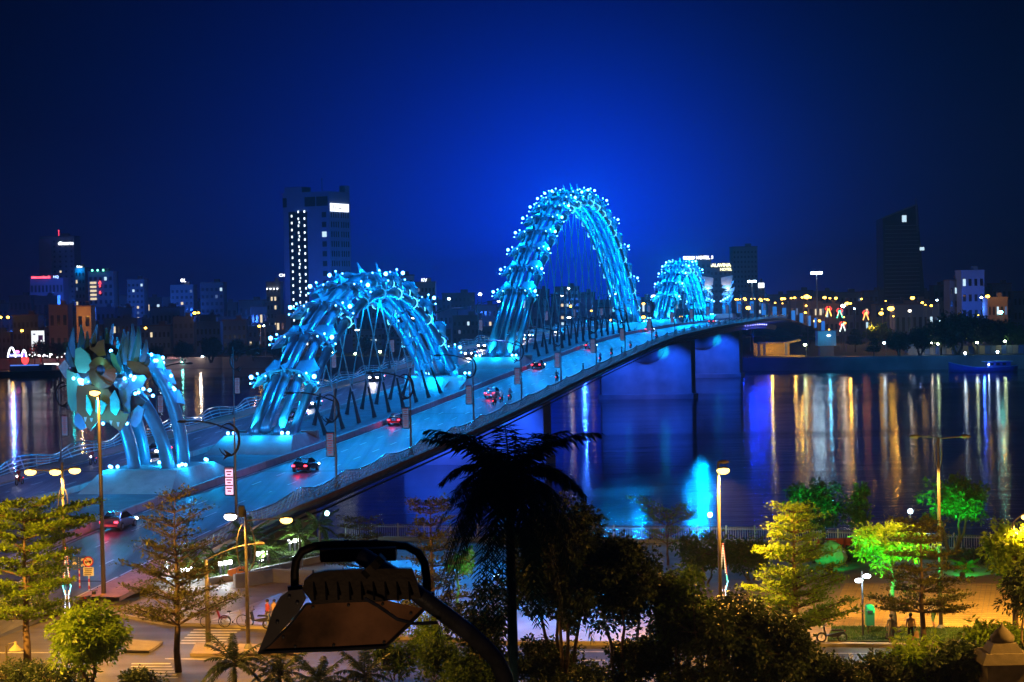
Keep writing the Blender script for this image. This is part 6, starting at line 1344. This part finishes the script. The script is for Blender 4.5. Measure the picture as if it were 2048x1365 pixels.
MB().prism([k6(x, y, 7.9) for x, y in ((390, 1165), (440, 1040), (490, 880), (540, 790), (600, 748), (690, 738), (715, 800), (660, 900), (560, 1010), (470, 1110))], (0, .02, 0)).build('side_flap', mat('flap_paint', (.06, .08, .12), .5, .2, var=.3, scale=8), fl)
# reflector tray seen from above, glass facing down to the street
MB().prism([k6(x, y, 7.95) for x, y in ((392, 1166), (470, 1112), (600, 985), (715, 838), (900, 822), (1250, 812), (1515, 868), (1400, 985), (1250, 1128), (900, 1148), (760, 1152), (560, 1160))], (0, .05, -.012)).build('front_panel', mat('shadow_mottled_panel', (.30, .17, .1), .6, .1, var=.88, scale=4.5, bump=.2), fl)  # dark mottling in the colour stands in for leaf shadows
MB().tube([k6(1110, 800, 7.7), k6(1200, 850, 7.68), k6(1330, 940, 7.7), k6(1450, 970, 7.75), k6(1600, 962, 7.8)], .007, 6).build('cable', M_arm, fl)
MB().tube([k6(1085, 510, 7.85), k6(1300, 640, 7.8), k6(1560, 840, 7.85), k6(1800, 1020, 7.9), K(965, 1290, 7.95), K(992, 1320, 8), K(1008, 1352, 8.05), K(1016, 1400, 8.1), K(1020, 1500, 8.1), (K(1020, 1500, 8.1).x, 8.1, 12), (K(1020, 1500, 8.1).x, 8.1, 0)], .035, 12).build('arm', M_arm, fl, True)
for i in range(9):                                 # cooling fins, seams, screws and rim of the floodlight
    a = 760 + i * 80; MB().prism([k6(a, 606, 7.80), k6(a + 9, 606, 7.80), k6(a + 22, 806, 7.72), k6(a + 10, 806, 7.72)][::-1], (0, -.02, 0)).build('cooling_fin', M_fd, fl)
MB().tube([k6(x, y, 7.93) for x, y in ((392, 1166), (560, 1160), (760, 1152), (900, 1148), (1250, 1128), (1400, 985), (1515, 868))], .006, 5).tube([k6(x, y, 7.93) for x, y in ((392, 1166), (470, 1112), (600, 985), (715, 838), (900, 822), (1250, 812))], .005, 5).build('panel_rim', M_arm, fl)
for x, y in ((760, 860), (1000, 845), (1230, 838), (1420, 900), (1240, 1095), (900, 1115), (640, 1125), (560, 1060)): MB().ball(k6(x, y, 7.945), .007, 7, 4, (1, .5, 1)).build('screw', M_arm, fl)
for x, y in ((600, 790), (655, 830), (520, 960)): MB().ball(k6(x, y, 7.89), .008, 7, 4, (1, .5, 1)).build('screw', M_arm, fl)
MB().tube([k6(1150, 560, 7.70), k6(1190, 600, 7.70)], .055, 12).build('arm_clamp', M_fd, fl); MB().tube([k6(1530, 760, 7.98), k6(1535, 830, 7.98)], .03, 10).tube([k6(640, 715, 7.98), k6(645, 770, 7.98)], .03, 10).build('pivot', M_fd, fl)
lamp(K(840, 1010, 8.6) + Vector((.3, .2, .5)), (.05, .3, 1), 3.0, .1)
q = K(820, 1240, 7.0); lamp(q + Vector((-.5, -1.6, -.9)), (1, .5, .2), 20, .12)  # warm light assumed out of view, added to light the front panel
# ------------------------------------------------------------ near trees
def gp(u, v): return G(u, v, .0)
T = {}
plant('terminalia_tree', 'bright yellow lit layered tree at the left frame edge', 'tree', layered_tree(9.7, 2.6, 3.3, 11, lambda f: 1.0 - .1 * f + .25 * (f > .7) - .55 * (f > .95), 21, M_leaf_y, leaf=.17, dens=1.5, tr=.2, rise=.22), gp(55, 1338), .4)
plant('terminalia_tree', 'sparse bronze layered tree in front of the crosswalk, left', 'tree', layered_tree(10.0, 2.4, 3.7, 11, lambda f: 1.05 - .7 * f, 22, M_leaf_r, leaf=.16, dens=.8, tr=.17, rise=.42), gp(357, 1345), 1.1)
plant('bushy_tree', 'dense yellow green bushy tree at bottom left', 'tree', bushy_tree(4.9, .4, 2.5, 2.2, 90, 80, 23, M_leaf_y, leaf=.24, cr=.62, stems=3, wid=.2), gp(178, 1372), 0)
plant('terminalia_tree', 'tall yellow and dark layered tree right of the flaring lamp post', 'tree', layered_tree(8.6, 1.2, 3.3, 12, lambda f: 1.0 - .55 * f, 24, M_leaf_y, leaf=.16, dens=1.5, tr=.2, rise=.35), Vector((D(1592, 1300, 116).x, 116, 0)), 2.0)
plant('terminalia_tree', 'dark layered tree with bare lower trunk behind the tall right post', 'tree', layered_tree(7.8, 2.0, 3.1, 9, lambda f: 1.05 - .5 * f, 25, M_leaf_r, leaf=.15, dens=1.2, tr=.15, rise=.12), gp(1846, 1303), .7)
plant('terminalia_tree', 'dim layered tree behind the right end of the floodlight', 'tree', layered_tree(9.0, 1.8, 2.5, 10, lambda f: 1.0 - .5 * f, 26, M_leaf_r, leaf=.16, dens=1.2, tr=.15, rise=.3), gp(868, 1296), 2.6)
plant('terminalia_tree', 'dim layered tree behind the floodlight, left of its bracket', 'tree', layered_tree(4.8, 1.0, 2.6, 6, lambda f: 1.0 - .4 * f, 27, M_leaf_r, leaf=.16, dens=.9, tr=.1, rise=.2), gp(722, 1168), 0)
plant('umbrella_tree', 'small umbrella shaped tree in front of the bright blue water', 'tree', layered_tree(3.9, 1.7, 2.6, 4, lambda f: .6 + .5 * f, 28, M_leaf_y, leaf=.15, dens=.8, tr=.09, rise=.5), gp(1336, 1134), 0)
plant('green_lit_tree', 'green uplit tree with round crown above the pale rock', 'tree', bushy_tree(7.6, 2.4, 2.7, 2.4, 50, 50, 29, M_leaf_d, leaf=.28, cr=.62, stems=4, tr=.13), gp(1632, 1130), 0)
plant('slender_tree', 'slender olive tree right of the green uplit round tree', 'tree', bushy_tree(6.6, 2.2, 1.0, 2.1, 26, 42, 30, M_leaf, leaf=.26, cr=.5, stems=1, tr=.08), gp(1717, 1125), 0)
plant('green_lit_tree', 'wide green uplit tree leaning over the fence by the tall right post', 'tree', bushy_tree(7.2, 2.2, 3.1, 2.2, 64, 52, 31, M_leaf, leaf=.28, cr=.62, stems=4, tr=.14), gp(1905, 1118), 0)
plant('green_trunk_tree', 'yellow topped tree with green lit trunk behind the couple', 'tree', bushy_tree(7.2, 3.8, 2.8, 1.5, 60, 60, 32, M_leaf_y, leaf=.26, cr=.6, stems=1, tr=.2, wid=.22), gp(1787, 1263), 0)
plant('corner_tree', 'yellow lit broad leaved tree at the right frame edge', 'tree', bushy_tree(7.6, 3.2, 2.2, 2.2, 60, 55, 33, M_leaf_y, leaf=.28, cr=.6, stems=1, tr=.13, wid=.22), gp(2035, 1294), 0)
plant('hanging_tree', 'dark drooping tree in front of the right frame edge', 'tree', bushy_tree(6.3, 3.4, 1.2, 1.5, 30, 70, 34, M_leaf_d, leaf=.22, cr=.5, stems=1, tr=.09, wid=.18), gp(2050, 1360), 0)
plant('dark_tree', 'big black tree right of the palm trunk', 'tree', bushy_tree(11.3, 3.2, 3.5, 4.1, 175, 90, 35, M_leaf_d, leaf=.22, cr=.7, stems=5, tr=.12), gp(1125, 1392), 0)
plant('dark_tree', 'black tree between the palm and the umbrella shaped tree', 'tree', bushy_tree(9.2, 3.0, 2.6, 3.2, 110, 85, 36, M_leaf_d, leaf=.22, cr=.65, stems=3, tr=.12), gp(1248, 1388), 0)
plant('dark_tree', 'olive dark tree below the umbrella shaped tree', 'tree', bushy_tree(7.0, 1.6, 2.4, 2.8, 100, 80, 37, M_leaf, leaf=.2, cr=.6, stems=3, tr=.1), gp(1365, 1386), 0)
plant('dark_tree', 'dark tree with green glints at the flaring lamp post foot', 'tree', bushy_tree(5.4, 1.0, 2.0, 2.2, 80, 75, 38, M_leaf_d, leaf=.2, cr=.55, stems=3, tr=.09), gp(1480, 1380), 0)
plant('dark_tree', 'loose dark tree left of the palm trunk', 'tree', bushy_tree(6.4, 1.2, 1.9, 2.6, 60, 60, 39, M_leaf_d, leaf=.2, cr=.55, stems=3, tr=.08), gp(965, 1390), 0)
plant('olive_tree', 'low olive tree behind the flaring lamp post', 'tree', bushy_tree(4.0, .8, 2.6, 1.6, 60, 55, 40, M_leaf, leaf=.24, cr=.6, stems=3, tr=.08), gp(1410, 1172), 0)
plant('olive_tree', 'low olive tree right of the flaring lamp post, left of the layered tree', 'tree', bushy_tree(3.6, .6, 2.0, 1.5, 50, 55, 41, M_leaf, leaf=.24, cr=.55, stems=3, tr=.08), gp(1500, 1165), 0)
plant('green_stem_tree', 'slim crooked tree with bright green lit stem left of the palm', 'tree', bushy_tree(5.2, 3.4, .9, .9, 16, 40, 42, M_leaf, leaf=.24, cr=.4, stems=1, tr=.13), gp(924, 1258), 0)
palm('tall dark feather palm with drooping fronds in the middle foreground', (D(1027, 1365, 75).x, 75, 0), D(1027, 950, 75).z, 52, 3.4, M_leaf_d, .2, 5, 1.0, ll=.85, lw=.045, deep=.5)
for u, v, h, w in ((538, 1128, 1.3, 'white lit fan palm behind the double lamp post'), (600, 1108, 1.8, 'white lit fan palm by the farthest bollard lamps'), (440, 1146, 1.2, 'fan palm behind the second bollard cluster'), (385, 1160, 1.5, 'fan palm behind the nearest bollard cluster'), (500, 1120, 2.2, 'dim palm against the bridge railing'), (640, 1098, 2.2, 'dim palm below the teal globe lamp')):
    q = G(u, v, .45); palm(w, q, h, 16, 1.7, M_leaf, .12, int(u), .55, 'palms on the garden lawn', 'garden_palm', .42)
q = G(1930, 1140, .3); palm('green lit cycad in the planting bed below the fence', q, .35, 18, 1.1, M_leaf, .14, 9, .7, name='cycad', ll=.3)
for u, v, h, w in ((470, 1378, 1.6, 'dark palm clump at the bottom below the crosswalk'), (560, 1376, .9, 'dark low palm below the floodlight left part'), (640, 1385, .8, 'dark low palm below the floodlight middle'), (730, 1378, .9, 'dark palm clump below the floodlight right part')):
    q = G(u, v); palm(w, q, h, 20, 2.0, M_leaf_d, .1, int(u) + 1, .6, 'low palms along the bottom edge', 'low_palm', .45)
def shrub(label, u, v, H, rx, n, per, seed, m, leaf=.2, wid=.25, cat='shrub', cr=.45):
    q = G(u, v); return plant('shrub', label, cat, bushy_tree(H, .1, rx, H * .45, n, per, seed, m, leaf, cr, 3, .04, wid), q, seed * .7)
shrub('dark clipped shrub row under the yellow tree, bottom left', 40, 1368, 1.2, 2.6, 50, 80, 50, M_leaf_d, .14); shrub('dark shrub under the hooded lamp, bottom left', 110, 1372, 1.1, 2.4, 40, 80, 51, M_leaf_d, .14); shrub('dark shrub right of the bushy yellow tree', 290, 1385, 1.3, 1.4, 26, 70, 52, M_leaf_d, .16)
shrub('olive shrub lit from behind, below the floodlight right corner', 790, 1362, 2.4, 1.8, 40, 60, 53, M_leaf, .2); shrub('olive leafy shrub under the bent floodlight arm', 880, 1372, 2.8, 1.7, 46, 60, 54, M_leaf, .2); shrub('yellow green shrub left of the green lit stem', 860, 1330, 3.2, 1.2, 30, 55, 55, M_leaf_y, .2)
shrub('teal glinting dark shrub below the tall yellow layered tree', 1625, 1385, 2.2, 2.3, 60, 70, 56, M_leaf_d, .22); shrub('dark shrub between the layered tree and the street, bottom right', 1700, 1392, 1.8, 1.8, 40, 60, 57, M_leaf_d, .22)
shrub('leafy shrub with upright shoots below the dark layered tree', 1830, 1395, 3.4, 1.9, 60, 50, 58, M_leaf_y, .3, .22, cr=.5); shrub('big dark shrub left of the stone gate pillar', 1925, 1398, 3.2, 2.6, 90, 60, 59, M_leaf_d, .26, .24); shrub('tall leafy shrub shoots in front of the tiled plaza', 1958, 1350, 3.4, .8, 18, 40, 60, M_leaf_y, .3, .22); shrub('yellow lit shrub behind the stone gate pillar', 2020, 1330, 2.6, 1.2, 26, 45, 61, M_leaf_y, .26, .22)
shrub('dark hedge mass below the big black tree', 1180, 1396, 1.6, 4.0, 80, 70, 62, M_leaf_d, .18); shrub('dark hedge mass below the olive dark tree', 1420, 1394, 1.9, 3.2, 80, 70, 63, M_leaf_d, .18)
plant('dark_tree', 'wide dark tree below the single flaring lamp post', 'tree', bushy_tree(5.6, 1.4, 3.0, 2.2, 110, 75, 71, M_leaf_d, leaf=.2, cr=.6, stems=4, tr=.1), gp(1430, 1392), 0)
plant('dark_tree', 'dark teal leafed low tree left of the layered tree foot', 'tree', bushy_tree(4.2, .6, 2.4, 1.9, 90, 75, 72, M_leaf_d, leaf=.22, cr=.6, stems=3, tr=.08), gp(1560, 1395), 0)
shrub('dark shrub mass between bottom palms and the bent arm', 960, 1392, 2.6, 2.2, 60, 70, 73, M_leaf, .2); shrub('dark shrub under the hanging tree, bottom right corner', 2060, 1392, 3.0, 1.8, 50, 70, 74, M_leaf_d, .22); shrub('dark shrub mass right of the leafy shoots', 1765, 1398, 2.6, 2.2, 70, 65, 75, M_leaf_d, .22)
shrub('tall dark shrub between the stems of the big black tree', 1090, 1388, 3.2, 2.2, 80, 70, 76, M_leaf_d, .2); shrub('tall dark shrub below the black tree right of the palm', 1290, 1386, 3.4, 2.2, 80, 70, 77, M_leaf_d, .2)
shrub('low hedge on the lawn under the bridge railing end', 300, 1172, 1.3, 2.4, 50, 60, 64, M_leaf, .18); shrub('second low hedge on the lawn by the sparse tree', 372, 1154, 1.2, 2.2, 44, 60, 65, M_leaf, .18)
shrub('dark hedge along the planting bed below the notice board', 1700, 1126, 1.2, 2.6, 44, 60, 66, M_leaf_d, .2); shrub('dark hedge along the planting bed, right end', 1985, 1128, 1.3, 2.6, 44, 60, 67, M_leaf_d, .2)
# green ground spots
GS = [((1778, 1280), (1787, 1180), 1100), ((1795, 1268), (1787, 1060), 1500), ((1622, 1148), (1632, 1020), 1500), ((1652, 1146), (1645, 960), 1100), ((1662, 1146), (1662, 1118), 130), ((1892, 1134), (1905, 1030), 1700), ((1915, 1132), (1915, 960), 900), ((1925, 1156), (1930, 1128), 220), ((918, 1274), (924, 1180), 700), ((1462, 1268), (1480, 1200), 260)]
for i, ((u, v), (u2, v2), w) in enumerate(GS):
    q = G(u, v, .2); a = D(u2, v2, q.y + 1.6)
    t = thing('ground_spot', ['small black green spotlight at the green lit trunk foot', 'second black green spotlight behind the green lit trunk', 'green spotlight left under the round uplit tree', 'green spotlight right under the round uplit tree', 'green spotlight in front of the pale rock', 'green spotlight under the wide uplit tree', 'second green spotlight under the wide uplit tree', 'green spotlight in front of the cycad', 'green spotlight at the crooked green stem', 'green spotlight at the flaring lamp post foot'][i], 'spotlight', q, group='green ground spotlights')
    MB().box((0, 0, .22), (.34, .26, .3), tilt=('X', -.5)).build('housing', M_dark, t); MB().bar((-.18, 0, 0), (-.18, 0, .25), .02).bar((.18, 0, 0), (.18, 0, .25), .02).build('yoke', M_dark, t); MB().box((0, .08, .36), (.26, .18, .03)).build('lens', glow('green_lens', (.2, 1, .35), 4), t)
    lamp((q.x, q.y - .2, q.z + .6), GREEN, w * 5, .1, 'SPOT', a, 1.5, .6)
for i, (x, y) in enumerate(((-13, 97), (1.5, 96), (11, 96), (22, 94), (-1.5, 69))):   # unseen hooded lamps added below the frame to lighten the dark foreground plants
    t = thing('hooded_lamp', ('added unseen fill lamp below the bottom palms', 'added unseen fill lamp below the palm trunk', 'added unseen fill lamp below the olive dark tree', 'added unseen fill lamp below the leafy shrub shoots', 'added unseen fill lamp nearest the building, in front of the palm')[i], 'garden lamp', (x, y, 0), group='unseen fill lamps added below the frame')
    MB().tube([(0, 0, 0), (0, 0, 1.6)], .05, 8).build('post', M_pole_n, t); MB().lathe((0, 0, 1.72), [(.32, 0), (.1, .25), (.03, .32)], 12).build('hood', M_dark, t); MB().ball((0, 0, 1.66), .12, 8, 6).build('bulb', M_obulb, t); lamp((x, y, 1.5), (1, .5, .12) if i < 4 else (.35, .7, .6), 230 if i < 4 else 900, .12)
# ------------------------------------------------------------ night haze
hz = MB().box((0, 1800, 45), (5200, 5700, 112)).build('haze', None)
hz['kind'] = 'stuff'; hz['label'] = 'thin humid night haze'
M_hz = bpy.data.materials.new('haze'); M_hz.use_nodes = True; n_ = M_hz.node_tree.nodes; n_.remove(n_['Principled BSDF'])
pv = n_.new('ShaderNodeVolumePrincipled'); pv.inputs['Density'].default_value = .0002; pv.inputs['Color'].default_value = (.85, .92, 1, 1); pv.inputs['Anisotropy'].default_value = .3
M_hz.node_tree.links.new(pv.outputs[0], n_['Material Output'].inputs['Volume']); hz.data.materials.append(M_hz)
